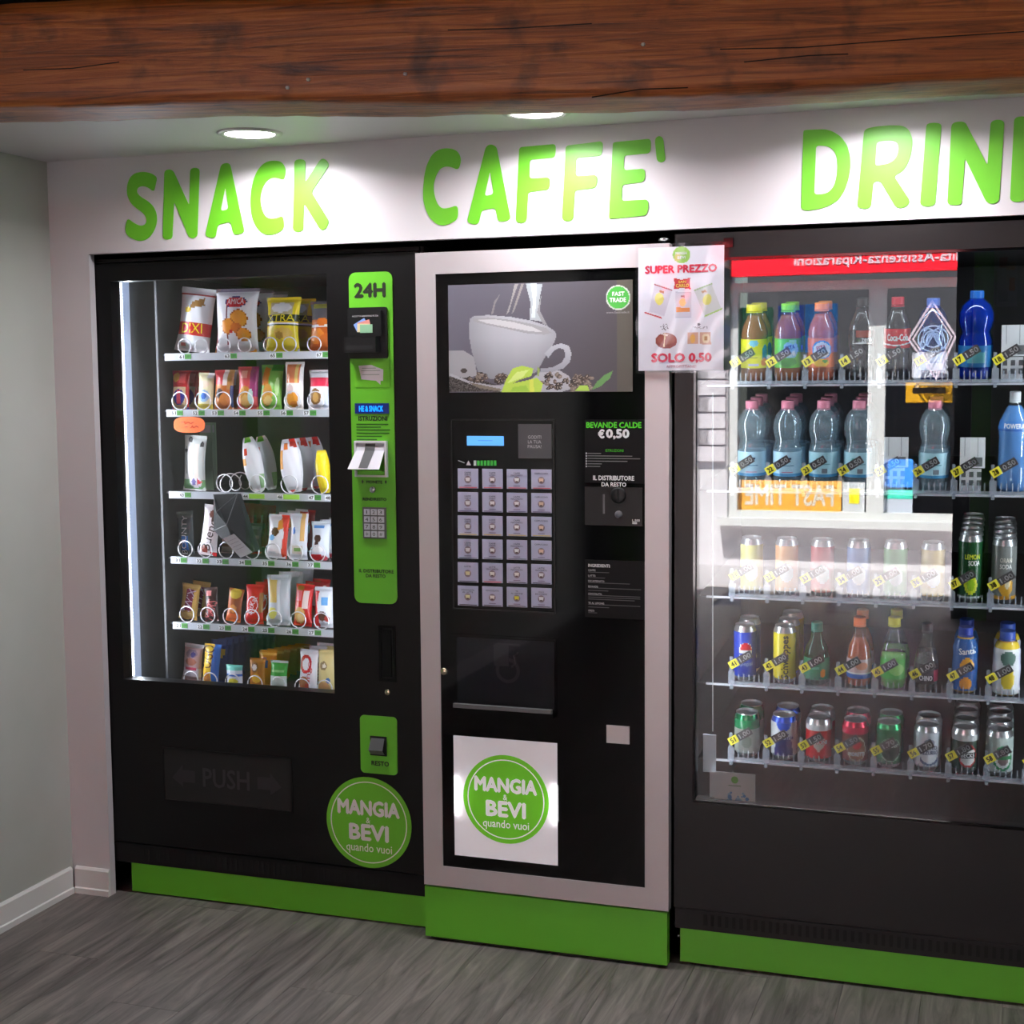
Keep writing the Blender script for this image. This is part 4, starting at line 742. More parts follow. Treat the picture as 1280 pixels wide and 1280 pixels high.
# row 2
bag('chocolate_bar', (223, 731, 246, 775), 2, [('bg', (220, 180, 90)), ('r', 0.3, 0.25, 0.75, 0.85, (140, 40, 80)), ('r', 0, 0.9, 1, 1, (235, 200, 110)), ('e', 0.5, 0.12, 0.4, 0.08, (245, 215, 130)), ('t', 'TWIX', 0.52, 0.52, 1.2, 0.24, (235, 215, 235), 1.35)], 'gold TWIX bar with purple lettering panel', roll=0.10, t=0.022, behind=1)
bag('chocolate_bar', (256, 735, 273, 774), 2, [('bg', (60, 36, 34)), ('r', 0.3, 0.15, 0.7, 0.6, (130, 44, 50)), ('r', 0.25, 0.75, 0.6, 0.9, (205, 120, 120)), ('t', 'MARS', 0.5, 0.34, 1.3, 0.3, (225, 120, 120), 1.2)], 'narrow dark brown bar with pale lettering', roll=-0.07, t=0.02)
bag('chocolate_bar', (281, 737, 300, 776), 2, [('bg', (160, 84, 34)), ('e', 0.5, 0.85, 0.4, 0.16, (205, 180, 60)), ('r', 0, 0, 1, 0.25, (215, 100, 36)), ('e', 0.5, 0.4, 0.25, 0.12, (225, 150, 70))], 'copper and gold chocolate bar', roll=0.12, t=0.02)
bag('chocolate_bar', (306, 731, 329, 778), 2, [('bg', (204, 22, 34)), ('e', 0.42, 0.48, 0.34, 0.22, W), ('e', 0.42, 0.48, 0.3, 0.19, (214, 40, 50)), ('r', 0.8, 0.3, 1, 0.8, (160, 110, 60)), ('t', 'KitKat', 0.42, 0.48, 0.9, 0.16, W, 1.2)], 'red KitKat wafer bar with white oval', t=0.022, behind=2)
bag('cracker_bag', (334, 719, 362, 780), 2, [('bg', (200, 206, 214)), ('r', 0.1, 0.45, 0.45, 0.92, (222, 190, 110)), ('e', 0.25, 0.24, 0.2, 0.12, (220, 215, 110)), ('r', 0.5, 0.2, 0.6, 0.9, (230, 234, 240)), ('r', 0.15, 0.9, 0.9, 1, (220, 226, 236))], 'shiny silver cracker bag with yellow crackers', turn=0.15, t=0.035, behind=2, pitch=0.07)
bag('wafer_pack', (366, 731, 389, 783), 2, [('bg', (204, 36, 36)), ('e', 0.4, 0.26, 0.32, 0.2, (226, 180, 110)), ('e', 0.45, 0.2, 0.2, 0.1, (240, 210, 150)), ('r', 0.1, 0.6, 0.45, 0.85, (226, 110, 120)), ('r', 0.55, 0.42, 0.85, 0.85, (235, 215, 210)), ('e', 0.3, 0.9, 0.2, 0.06, (170, 120, 50))], 'red wafer pack with golden wafer picture', roll=0.05, behind=2)
bag('milk_bar', (392, 734, 416, 784), 2, [('bg', (236, 240, 248)), ('p', [(0, 0), (0.35, 0), (0.22, 0.5), (0.3, 0.9), (0, 0.9)], (214, 34, 40)), ('r', 0.45, 0.55, 0.8, 0.75, (100, 170, 230)), ('e', 0.5, 0.28, 0.24, 0.12, CHO), ('e', 0.75, 0.22, 0.12, 0.08, (180, 60, 50))], 'white and red milk bar on the row above the bottom')
# row 1
bag('snack_pouch', (227, 806, 251, 868), 1, [('bg', (200, 168, 172)), ('r', 0, 0.9, 1, 1, (226, 224, 230)), ('e', 0.5, 0.74, 0.3, 0.12, (150, 130, 150)), ('e', 0.6, 0.72, 0.12, 0.07, (60, 60, 130)), ('e', 0.5, 0.52, 0.3, 0.1, (176, 110, 90)), ('r', 0, 0.12, 1, 0.34, (226, 216, 226)), ('r', 0.2, 0.3, 0.8, 0.38, (214, 80, 110))], 'pinkish white snack pouch at the bottom left', roll=0.07, bz=0.60)
bag('chocolate_bar', (252, 806, 273, 868), 1, [('bg', (226, 190, 50)), ('r', 0.62, 0, 1, 1, (50, 110, 200)), ('e', 0.35, 0.2, 0.22, 0.14, (190, 120, 50)), ('t', 'TOGO', 0.3, 0.62, 1.5, 0.34, (80, 40, 30), 1.5)], 'yellow and blue bar on the bottom shelf', roll=0.05)
for k in range(9):
    bag('chocolate_bar', (262+8.2*k, 800-1.3*k, 283+7.6*k, 830), 1, [('bg', (30, 56, 130)), ('r', 0.1, 0.85, 0.9, 0.97, (60, 90, 170)), ('r', 0.2, 0.35, 0.5, 0.75, (90, 130, 200))] + ([('e', 0.7, 0.7, 0.2, 0.12, (225, 190, 60))] if k == 0 else []), ORD[k]+' dark blue bar from the front of the bottom shelf queue', t=0.02, Y=0.27+0.045*k, nx=10, nz=14, group='dark blue bars queued on the bottom shelf')
bag('juice_carton', (283, 831, 304, 868), 1, [('bg', (226, 232, 244)), ('r', 0, 0.78, 1, 1, (110, 205, 190)), ('r', 0, 0.52, 1, 0.62, (70, 120, 210)), ('e', 0.5, 0.3, 0.3, 0.14, (235, 225, 70)), ('r', 0, 0, 1, 0.1, (70, 120, 210))], 'short aqua and white carton with yellow dot', 'carton', t=0.03, crimp=0.02, lean=0.02)
bag('chocolate_bar', (311, 823, 331, 868), 1, [('bg', (176, 110, 40)), ('e', 0.4, 0.7, 0.24, 0.16, (120, 70, 40)), ('e', 0.4, 0.7, 0.16, 0.1, (225, 215, 205)), ('e', 0.5, 0.35, 0.32, 0.14, (230, 180, 60))], 'brown and gold bar in front of the orange queue', t=0.022)
for k in range(6):
    bag('chocolate_bar', (322+9*k, 813-1.6*k, 345+8.5*k, 838), 1, [('bg', (214, 132, 30)), ('e', 0.4, 0.62, 0.2, 0.14, (60, 70, 130)), ('r', 0, 0.86, 1, 0.92, (240, 180, 80))], ORD[k]+' orange bar from the front of the bottom shelf queue', t=0.022, Y=0.27+0.055*k, nx=10, nz=14, group='orange bars queued on the bottom shelf')
bag('snack_pouch', (337, 826, 359, 868), 1, [('bg', (206, 212, 208)), ('r', 0, 0.5, 1, 0.92, (70, 160, 70)), ('r', 0.1, 0.62, 0.9, 0.7, (140, 200, 130)), ('r', 0.2, 0.1, 0.9, 0.18, (190, 60, 90))], 'small green and white pouch on the bottom shelf', t=0.035)
bag('biscuit_tube', (372, 813, 396, 868), 1, [('bg', (232, 232, 238)), ('e', 0.4, 0.66, 0.34, 0.22, RED), ('e', 0.44, 0.66, 0.22, 0.14, W), ('e', 0.35, 0.22, 0.3, 0.16, (170, 110, 60)), ('t', 'Ringo', 0.62, 0.42, 1.3, 0.16, (200, 30, 40), 1.5)], 'white and red cookie pack on the bottom shelf', behind=2, roll=0.04)
bag('biscuit_tube', (396, 813, 420, 868), 1, [('bg', (228, 212, 146)), ('e', 0.4, 0.64, 0.22, 0.1, (150, 130, 90)), ('e', 0.45, 0.64, 0.12, 0.05, (240, 236, 220)), ('e', 0.4, 0.16, 0.34, 0.12, (214, 160, 100)), ('e', 0.65, 0.32, 0.12, 0.06, (80, 130, 200))], 'cream yellow cookie pack at the bottom right', behind=1)
# ================================================================== COFFEE MACHINE
YK = -0.03; CB = (-1.13, 0.3, 0.0)
cf = thing('coffee_vending_machine', CB, 'black coffee vending machine in a brushed aluminium frame', 'vending machine')
fx0, fz0, fx1, fz1 = PX(524.5, 700, YK), PZ(680, 1122, YK), PX(836, 800, YK), PZ(680, 310, YK)
ix0, iz0, ix1, iz1 = PX(548.5, 700, YK), PZ(680, 1096.5, YK), PX(806, 800, YK), PZ(680, 338, YK)
MB().box(fx0+0.01, 0.0, 0.08, fx1-0.01, 0.72, fz1-0.01).box(fx0+0.04, 0.05, 0, fx0+0.09, 0.1, 0.08).box(fx1-0.09, 0.05, 0, fx1-0.04, 0.1, 0.08).box(fx0+0.04, 0.6, 0, fx0+0.09, 0.65, 0.08).box(fx1-0.09, 0.6, 0, fx1-0.04, 0.65, 0.08).build('cabinet', 'black_metal', cf, CB)
O = [(fx0, fz0), (fx1, fz0), (fx1, fz1), (fx0, fz1)]; I = [(ix0, iz0), (ix1, iz0), (ix1, iz1), (ix0, iz1)]
for i in range(4):
    j = (i+1) % 4; a, b, c, d = O[i], O[j], I[j], I[i]; g = 0.0004
    m = MB().prism([a, b, c, d], YK, 0.0); m.build('frame_profile', 'alu', cf, CB)
YP = YK+0.004
pn = MB().box(ix0, YP, iz0, ix1, 0.0, iz1).build('front_panel', 'black_gloss', cf, CB)
# cup picture
x0, z0, x1, z1 = R(561, 353, 791, 490, YP)
def Zc(pts): return [(540+a/4.267, 320+b/4.267) for a, b in pts]
def cup(p):
    U = (p.U-540)*4.267; V = (p.V-320)*4.267
    g = np.clip((U-90)/985, 0, 1)[..., None]; p.C[:] = np.array((104, 102, 114))*(1-g)+np.array((70, 67, 72))*g
    p.put(U > 985, (82, 80, 72))
    p.C[:] += (np.clip((V-150)/570, 0, 1)*-8)[..., None]
    p.poly(Zc([(90, 505), (170, 505), (225, 540), (240, 640), (90, 660)]), (150, 150, 154))
    p.noise(p.mask(Zc([(90, 640), (260, 660), (380, 700), (380, 725), (90, 725)])), [(50, 46, 44), (74, 70, 68), (96, 92, 90), (40, 36, 34)])
    for pts, c in (([(460, 150), (430, 230), (410, 300), (395, 315), (420, 240), (440, 150)], (150, 146, 144)), ([(365, 200), (340, 250), (325, 310), (315, 312), (330, 245)], (130, 127, 128)), ([(490, 150), (440, 290), (425, 310), (460, 200), (475, 150)], (138, 134, 132)), ([(500, 148), (590, 148), (575, 220), (565, 300), (590, 350), (520, 340), (525, 250)], (165, 172, 176)), ([(525, 148), (560, 148), (555, 250), (550, 330), (530, 330), (538, 240)], (196, 206, 210)), ([(585, 200), (575, 290), (615, 370), (590, 360), (560, 300)], (140, 140, 142))): p.poly(Zc(c and pts), c)
    p.poly(Zc([(95, 625), (200, 668), (320, 690), (500, 680), (600, 600), (680, 610), (730, 640), (748, 680), (735, 712), (690, 725), (380, 725), (250, 700), (95, 640)]), (165, 165, 172))
    p.poly(Zc([(190, 672), (370, 710), (360, 722), (250, 705)]), (120, 112, 100))
    body = p.mask(Zc([(200, 335), (225, 320), (300, 315), (420, 325), (530, 345), (610, 370), (655, 400), (664, 420), (655, 455), (630, 500), (600, 545), (575, 590), (555, 620), (480, 650), (400, 655), (310, 655), (255, 640), (235, 590), (212, 510), (198, 430)]))
    sh = np.interp(U, [195, 260, 330, 450, 560, 665], [186, 200, 214, 220, 212, 190])[..., None]*np.array((0.98, 0.99, 1.03)); sh = sh - (np.clip((V-440)/220, 0, 1)*42)[..., None]
    p.C[body] = sh[body]*0.8
    p.poly(Zc([(212, 335), (300, 328), (420, 340), (530, 362), (610, 385), (640, 410), (600, 420), (500, 412), (380, 385), (280, 365), (225, 352)]), (150, 150, 152))
    p.poly(Zc([(240, 340), (330, 338), (430, 352), (540, 380), (590, 405), (520, 402), (400, 380), (290, 358)]), (190, 190, 192))
    hd = p.mask(Zc([(600, 520), (640, 480), (690, 466), (730, 480), (745, 520), (735, 565), (700, 600), (640, 620), (575, 622), (580, 600), (640, 595), (690, 570), (712, 535), (705, 500), (680, 490), (650, 505), (620, 545)]))
    p.C[hd] = np.array((172, 174, 182)) - (np.clip((V[hd]-470)/150, 0, 1)*30)[..., None]
    for cx_, cy_, rx, ry, seed in ((255, 650, 60, 22, 1), (370, 655, 40, 20, 2), (650, 668, 75, 40, 3), (800, 665, 60, 32, 4), (780, 700, 70, 20, 5)):
        r5 = random.Random(seed)
        for k in range(34):
            a, b = r5.uniform(-1, 1), r5.uniform(-1, 1)
            if a*a+b*b > 1: continue
            u, v = 540+(cx_+a*rx)/4.267, 320+(cy_+b*ry)/4.267; ro = r5.uniform(0, 3); c = r5.choice([(62, 52, 46), (92, 80, 72), (120, 108, 98), (48, 42, 38)])
            p.ell(u, v, 3.2, 2.1, c, ro); p.ell(u+0.5, v-0.4, 1.6, 0.6, (150, 138, 128), ro)
    p.ell(540+170/4.267, 320+612/4.267, 4.2, 2.8, (70, 64, 62))
    p.poly(Zc([(370, 725), (395, 660), (430, 600), (480, 585), (540, 600), (530, 640), (470, 660), (430, 680), (500, 665), (560, 650), (592, 680), (580, 725)]), (176, 205, 80))
    p.poly(Zc([(400, 680), (450, 620), (520, 605), (480, 650)]), (204, 224, 130)); p.poly(Zc([(520, 660), (540, 655), (545, 725), (520, 725)]), (206, 214, 90)); p.poly(Zc([(430, 700), (500, 690), (520, 722), (420, 722)]), (150, 190, 70))
    p.poly(Zc([(850, 715), (880, 670), (920, 635), (965, 612), (950, 650), (900, 695)]), (92, 140, 78)); p.poly(Zc([(760, 722), (790, 690), (830, 690), (840, 722)]), (165, 200, 80))
    p.poly(Zc([(560, 590), (575, 600), (570, 640), (560, 640)]), (140, 160, 90))
    u, v = 540+993/4.267, 320+222/4.267
    p.ell(u, v, 15.4, 15.6, (190, 200, 190)); p.ell(u, v, 13.8, 14, (70, 170, 66))
ex = MB(); r_ = lambda a, b, c, d: R(540+a/4.267, 320+b/4.267, 540+c/4.267, 320+d/4.267, YP)
q = r_(962, 190, 1028, 213); ex.text('FAST', *q, YP-0.0016, (236, 240, 236), 0.02); q = r_(948, 222, 1036, 246); ex.text('TRADE', *q, YP-0.0016, (236, 240, 236), 0.02); q = r_(930, 294, 1054, 306); ex.text('www.fasttrade.it', *q, YP-0.0016, (150, 150, 152))
picture('cup_picture', x0, z0, x1, z1, YP-0.0012, 232, 138, (90, 88, 98), cup, 'print_panel', pn, CB, ex)
# selection panel
x0, z0, x1, z1 = R(565, 524, 694, 764, YP)
sp = MB().box(x0, YP-0.0008, z0, x1, YP, z1).build('selection_panel', 'black_gloss', cf, CB)
MB().frame(x0, z0, x1, z1, x0+0.003, z0+0.003, x1-0.003, z1-0.003, YP-0.004, YP).build('panel_rim', 'charcoal', sp, CB)
a = R(584, 545, 630, 557, YP); m = MB().box(a[0], YP-0.002, a[1], a[2], YP, a[3], (96, 176, 250))
m.quad(a[0]+0.03, a[1]+0.012, a[2]-0.03, a[1]+0.014, YP-0.0022, (70, 140, 225)); m.build('display', 'print_backlit', sp, CB)
a = R(648, 530, 689.5, 573, YP); m = MB().box(a[0], YP-0.0016, a[1], a[2], YP, a[3], (66, 66, 69))
for i, (t, w) in enumerate((('GODITI', 16.5), ('LA TUA', 16.5), ('PAUSA!', 17))):
    b = R(668.5-w/2, 544.3+5.9*i, 668.5+w/2, 548.4+5.9*i, YP); m.text(t, *b, YP-0.002, (175, 175, 178))
m.build('slogan_plate', 'print', sp, CB)
m = MB(); b = R(573, 576, 581, 579, YP); m.add([(b[0], YP-0.002, b[3]), (b[2], YP-0.002, b[1]), (b[2], YP-0.002, b[1]+0.002), (b[0], YP-0.002, b[3]+0.002)], [(0, 1, 2, 3)], (200, 200, 205))
b = R(583, 575.5, 589, 581.5, YP); m.poly([(b[0], b[1]), (b[2], b[1]), ((b[0]+b[2])/2, b[3])], YP-0.002, (205, 205, 210))
for k in range(7):
    b = R(592.5+4.2*k, 575.5, 595.7+4.2*k, 582, YP); m.quad(*b, YP-0.002, (200, 204, 200) if k == 0 else (60, 175, 66))
m.build('sugar_scale', 'print', sp, CB)
NM = ['CAFFE CORTO', 'CAFFE LUNGO', 'CAFFE MACCHIATO', 'CAPPUCCINO']
for r in range(6):
    for c in range(4):
        uc = 585.5+30.6*c; vc = 598+29.3*r+0.35*c*(1+0.3*r)
        a = R(uc-12.6, vc-12.3, uc+12.6, vc+12.3, YP); X = (a[0]+a[2])/2; w = a[2]-a[0]; h = a[3]-a[1]; y = YP-0.004
        m = MB().box(a[0], y, a[1], a[2], YP, a[3], (178, 180, 206)); T = (48, 50, 70)
        if r < 4: n1 = NM[c].split()
        elif r == 4: n1 = (['LATTE'], ['LATTE', 'MACCHIATO'], ['LATTE', 'MACCHIATO'], ['LATTE', 'MACCHIATO'])[c]
        else: n1 = (['CIOCCOLATA', 'AL LATTE'], ['CIOCCOLATA'], ['TE', 'AL LIMONE'], ['SOLO', 'BICCHIERE'])[c]
        for i, t in enumerate(n1): ww = w*min(0.8, 0.065*len(t)); m.text(t, X-ww/2, a[1]+h*(0.76-0.11*i), X+ww/2, a[1]+h*(0.84-0.11*i), y-0.0004, T, 0.01)
        cc = [(225, 222, 225), (240, 238, 238), (240, 238, 238), (226, 196, 170)][c] if r < 4 else [(225, 215, 170), (236, 232, 226), (236, 232, 226), (236, 236, 238)][c]
        if r == 5 and c == 2: cc = (226, 210, 60)
        m.disc(X, a[1]+h*0.45, w*0.17, y-0.0004, 18, (128, 112, 122)); m.poly([(X-w*0.12, a[1]+h*0.55), (X-w*0.09, a[1]+h*0.37), (X+w*0.09, a[1]+h*0.37), (X+w*0.12, a[1]+h*0.55)], y-0.0008, cc)
        if c != 0 or r > 4: m.quad(X-w*0.06, a[1]+h*0.34, X+w*0.06, a[1]+h*0.40, y-0.001, (70, 48, 46))
        bar = [(200, 90, 96), (96, 92, 130), (196, 176, 90), (110, 120, 130), (60, 60, 70), (40, 40, 46)][r]
        if r == 4 and c == 1: bar = (200, 70, 80)
        m.quad(a[0]+w*0.08, a[1]+h*0.03, a[2]-w*0.05, a[1]+h*0.07, y-0.0004, bar)
        if r < 4 or c: m.quad(X-w*0.17, a[1]+h*0.13, X+w*0.17, a[1]+h*0.17, y-0.0004, (120, 110, 136))
        m.build('selection_button', 'print', sp, CB)
# info plate, coin mech, ingredients
a = R(731, 524.5, 806, 604, YP); xe = ix1-0.001
m = MB().box(a[0], YP-0.0006, a[1], xe, YP, a[3], (17, 17, 18)); L_ = (225, 225, 228); y = YP-0.0012
for t, b, c, bo in (('BEVANDE CALDE', (733, 527.5, 802, 535), (84, 200, 50), 0.02), ('0,50', (757.5, 536, 787, 549.5), L_, 0.03), ('\u20ac', (747.5, 536.5, 756, 548), L_, 0.03), ('ISTRUZIONI', (757, 561.5, 779.5, 564.8), (70, 170, 44), 0.01), ('IL DISTRIBUTORE', (741.5, 594.5, 793, 600.5), (232, 232, 232), 0.02), ('DA RESTO', (752, 602.8, 783, 608.3), (232, 232, 232), 0.02)): m.text(t, *R(*b, YP), y, c, fat=2*bo)
for i, w in enumerate((17, 56, 66, 50, 18, 16)):
    b = R(734.5, 566.2+3.25*i, 734.5+w, 567.2+3.25*i, YP); m.quad(*b, y, (120, 120, 120)); b = R(732.3, 565.6+3.25*i, 733.8, 567.6+3.25*i, YP); m.quad(*b, y, (200, 200, 200))
m.build('instruction_plate', 'print_dark', cf, CB)
a = R(731, 609, 803, 657, YP); cm = MB().box(a[0], YP-0.0005, a[1], a[2], YP, a[3]).build('coin_mechanism', 'black_metal', cf, CB)
b = P(773, 619, YP); knob('coin_ring', b[0], b[1], YP-0.0005, 0.020, 'charcoal', cm, 0.005, CB, 28)
b = R(771.5, 611, 774.8, 628, YP); MB().box(b[0], YP-0.0062, b[1], b[2], YP-0.0052, b[3]).build('coin_slit', 'dark_slot', cm, CB)
b = R(754, 618, 756, 642, YP); MB().box(b[0], YP-0.003, b[1], b[2], YP, b[3]).build('guide_bar', 'grey_plastic', cm, CB)
b = P(773.5, 643, YP); knob('return_button', b[0], b[1], YP, 0.0095, 'grey_plastic', cm, 0.006, CB)
b = R(790.5, 649, 800, 655, YP); MB().text('L.500', b[0], (b[1]+b[3])/2, b[2], b[3], YP-0.0012, (220, 220, 220), 0.02).quad(b[0], b[1], b[0]+0.012, (b[1]+b[3])/2-0.001, YP-0.0012, (200, 200, 200)).build('coin_sticker', 'print', cm, CB)
a = R(731, 700.5, 806, 773, YP)
m = MB().box(a[0], YP-0.0006, a[1], xe, YP, a[3], (19, 19, 20)); m.text('INGREDIENTI:', *R(735.5, 705, 763, 709, YP), y, (225, 225, 225), 0.02)
vv = 711.5
for t, lines in (('CAFFE:', (26,)), ('LATTE:', (21,)), ('DECAFFEINATO:', (52,)), ('BEVANDE:', (66, 25)), ('CIOCCOLATO:', (65, 65, 58)), ('TE AL LIMONE:', (65, 26)), ('ORZO:', (11,))):
    m.text(t, *R(735.5, vv, 735.5+len(t)*1.55, vv+2.4, YP), y, (190, 190, 190), 0.01); vv += 3.5
    for w in lines: m.quad(*R(735.5, vv, 735.5+w, vv+0.8, YP), y, (96, 96, 98)); vv += 2.4
    vv += 0.9
m.build('ingredient_plate', 'print_dark', cf, CB)
# cup hatch
a = R(567, 797, 694, 890, YP)
m = MB().frame(a[0]-0.004, a[1]-0.006, a[2]+0.004, a[3]+0.004, a[0]+0.012, a[1]+0.014, a[2]-0.002, a[3]-0.004, YP-0.003, YP)
m.box(a[0], YP-0.022, a[1]-0.004, a[2], YP-0.003, a[1]+0.008).box(a[0]+0.006, YP-0.0225, a[1]+0.008, a[2]-0.004, YP-0.010, a[1]+0.018, mi=1)
ht = m.build('cup_hatch', ['black_gloss', 'grey_plastic'], cf, CB)
MB().box(a[0]+0.012, YP-0.0012, a[1]+0.014, a[2]-0.002, YP, a[3]-0.004).build('hatch_backing', 'hatch_grey', ht, CB)
mat('nozzle', (104, 102, 102), 0.5)
c = P(635, 838, YP); m = MB().ring(c[0], c[1], 0.024, 0.033, YP-0.0016, 36).build('cup_ring', 'nozzle', ht, CB)
b = R(618, 806, 636, 832, YP); MB().box(b[0], YP-0.0045, b[1], b[2], YP-0.0012, b[3]).box(b[0]+0.006, YP-0.0046, b[3], b[2]+0.03, YP-0.0012, b[3]+0.004).build('cup_chute', 'nozzle', ht, CB)
MB().tube([(c[0]+0.012, YP-0.003, c[1]+0.01), (c[0]+0.022, YP-0.003, c[1]+0.02), (c[0]+0.018, YP-0.003, c[1]+0.04), (c[0]+0.03, YP-0.003, c[1]+0.05)], 0.004, 6).build('cup_spout', 'nozzle', ht, CB)
MB().box(a[0]+0.012, YP-0.0095, a[1]+0.014, a[2]-0.002, YP-0.0065, a[3]-0.004).build('hatch_pane', 'smoke', ht, CB)
b = P(554.5, 839, YP); knob('lock', b[0]+0.002, b[1], YP, 0.0095, 'brass', cf, 0.006, CB)
# backlit logo, coin return
a = R(568, 924, 697, 1075, YP); lg = MB().box(a[0], YP-0.002, a[1], a[2], YP, a[3], (228, 224, 230)); x, z = P(632.5, 999, YP); logo(lg, x, z, 0.1175, YP-0.0026); lg.build('logo_panel', 'print_logo', cf, CB)
lh = (a[3]-a[1])*0.6
for X, rz in ((a[0]+0.006, 1), (a[2]-0.006, -1)):  # unseen area lights added just in front of the panel to brighten its edges
    ld = bpy.data.lights.new('logo_edge_fill', 'AREA'); ld.shape = 'RECTANGLE'; ld.size = 0.006; ld.size_y = lh*0.5; ld.energy = 0.04; lo = bpy.data.objects.new('logo_edge_fill', ld); COL.objects.link(lo); lo.parent = cf
    lo.location = (X-rz*0.004-CB[0], YP-0.010-CB[1], (a[1]+a[3])/2-CB[2]); lo.rotation_euler = Vector((rz*0.7, 0.6, 0)).to_track_quat('-Z', 'Y').to_euler()
a = R(759.5, 908, 786, 928, YP); MB().frame(a[0]-0.002, a[1]-0.002, a[2]+0.002, a[3]+0.002, a[0]+0.002, a[1]+0.002, a[2]-0.002, a[3]-0.002, YP-0.004, YP).box(a[0]+0.002, YP-0.003, a[1]+0.002, a[2]-0.002, YP, a[3]-0.002).build('coin_return', 'alu', cf, CB)
kz0, kz1 = 0.010, fz0-0.006
MB().box(fx0, YK+0.004, kz0, fx1-0.004, 0.0, kz1).build('kick_board', 'green_panel', cf, CB)
MB().box(fx0+0.01, YK+0.02, 0.0, fx1-0.02, 0.06, 0.012).build('plinth', 'black_void', cf, CB)
b = P(829, 301, 0.0); m = MB().lathe([(0.004, b[1]-0.012), (0.004, b[1]), (0.014, b[1]+0.001), (0.014, b[1]+0.005), (0.006, b[1]+0.009)], 14, b[0], 0.01); m.build('hinge_pin', 'steel', cf, CB, True)
# ================================================================== DRINKS MACHINE
YD = 0.0; DB = (-0.25, 0.4, 0.0)
dr = thing('drinks_vending_machine', DB, 'black glass front drinks vending machine at the right', 'vending machine')
dx0, dx1 = PX(843, 700, YD), 0.29; gx0, gx1 = PX(868.5, 700, YD), 0.235; gz0, gz1 = PZ(1080, 1019, YD), PZ(1075, 318, YD)
dz1 = PZ(1060, 284, YD); vz1, vz0 = 0.152, 0.100
MB().box(dx0+0.005, 0.83, 0.1, dx1-0.005, 0.85, 1.82).box(dx0+0.005, 0.06, 0.1, dx0+0.025, 0.83, 1.82).box(dx1-0.025, 0.06, 0.1, dx1-0.005, 0.83, 1.82).box(dx0+0.025, 0.06, 1.80, dx1-0.025, 0.83, 1.82).box(dx0+0.025, 0.06, 0.1, dx1-0.025, 0.83, 0.12).box(dx0+0.05, 0.1, 0, dx0+0.1, 0.15, 0.1).box(dx1-0.1, 0.1, 0, dx1-0.05, 0.15, 0.1).box(dx0+0.05, 0.7, 0, dx0+0.1, 0.75, 0.1).box(dx1-0.1, 0.7, 0, dx1-0.05, 0.75, 0.1).build('cabinet', 'black_metal', dr, DB)
MB().frame(dx0, vz1+0.004, dx1, dz1, gx0, gz0, gx1, gz1, YD, YD+0.05).build('front_door', 'black_drink', dr, DB)
MB().frame(gx0-0.004, gz0-0.004, gx1+0.004, gz1+0.004, gx0+0.002, gz0+0.002, gx1-0.002, gz1-0.002, YD-0.0015, YD+0.004).build('window_gasket', 'black_gloss', dr, DB)
MB().box(gx0-0.005, YD+0.006, gz0-0.005, gx1+0.005, YD+0.010, gz1+0.005).build('window_pane', 'pane_coated', dr, DB)
MB().box(gx0-0.005, YD+0.022, gz0-0.005, gx1+0.005, YD+0.026, gz1+0.005).build('window_pane', 'pane_coated', dr, DB)
m = MB(); X0, X1, Z0, Z1 = dx0+0.03, dx1-0.03, 0.34, 1.79
m.box(X0-0.004, 0.052, Z0, X0, 0.78, Z1).box(X1, 0.052, Z0, X1+0.004, 0.78, Z1).box(X0, 0.78, Z0, X1, 0.784, Z1).box(X0, 0.052, Z1, X1, 0.78, Z1+0.004).box(X0, 0.052, Z0-0.004, X1, 0.78, Z0).build('inner_liner', 'fridge_liner', dr, DB)
# light tubes in the right jamb and overhead
m = MB().box(X1-0.012, 0.06, 0.45, X1, 0.075, 1.75).build('led_bar', 'light_plastic', dr, DB)
ld = bpy.data.lights.new('led_bar_light', 'AREA'); ld.shape = 'RECTANGLE'; ld.size = 0.012; ld.size_y = 1.25; ld.energy = 5.0; ld.color = (0.9, 0.94, 1.0)
lo = bpy.data.objects.new('led_bar_light', ld); COL.objects.link(lo); lo.parent = dr; lo.location = (X1-0.014-DB[0], 0.068-DB[1], 1.1); lo.rotation_euler = Matrix(((0, 0, 1), (-1, 0, 0), (0, -1, 0))).to_euler()
MB().box(X0, 0.056, 0.45, X0+0.010, 0.070, 1.75).build('led_bar', 'light_plastic', dr, DB)
ld = bpy.data.lights.new('led_bar_light', 'AREA'); ld.shape = 'RECTANGLE'; ld.size = 0.012; ld.size_y = 1.25; ld.energy = 3.6; ld.color = (0.9, 0.94, 1.0)
lo = bpy.data.objects.new('led_bar_light', ld); COL.objects.link(lo); lo.parent = dr; lo.location = (X0+0.012-DB[0], 0.063-DB[1], 1.1); lo.rotation_euler = Matrix(((0, 0, -1), (1, 0, 0), (0, -1, 0))).to_euler()
ld = bpy.data.lights.new('led_top_light', 'AREA'); ld.shape = 'RECTANGLE'; ld.size = 0.8; ld.size_y = 0.02; ld.energy = 1.6; ld.color = (0.9, 0.94, 1.0)
lo = bpy.data.objects.new('led_top_light', ld); COL.objects.link(lo); lo.parent = dr; lo.location = ((X0+X1)/2-DB[0], 0.075-DB[1], 1.785)
MB().box(X0+0.03, 0.06, 1.787, X1-0.03, 0.09, 1.79).build('led_bar', 'light_plastic', dr, DB)
gr = MB().box(dx0+0.002, YD+0.006, vz0, dx1, YD+0.03, vz1).build('vent_grille', 'black_drink', dr, DB)
m = MB(); slots(m, dx0+0.075, dx1-0.03, vz0+0.014, vz1-0.010, YD+0.006, 0.0182, 0.0085); o = m.build('vent_slots', 'dark_slot', gr, DB); o['kind'] = 'stuff'
kb = MB().box(dx0+0.012, YD+0.022, 0.006, dx1, YD+0.034, vz0-0.001).build('kick_board', 'green_panel', dr, DB)
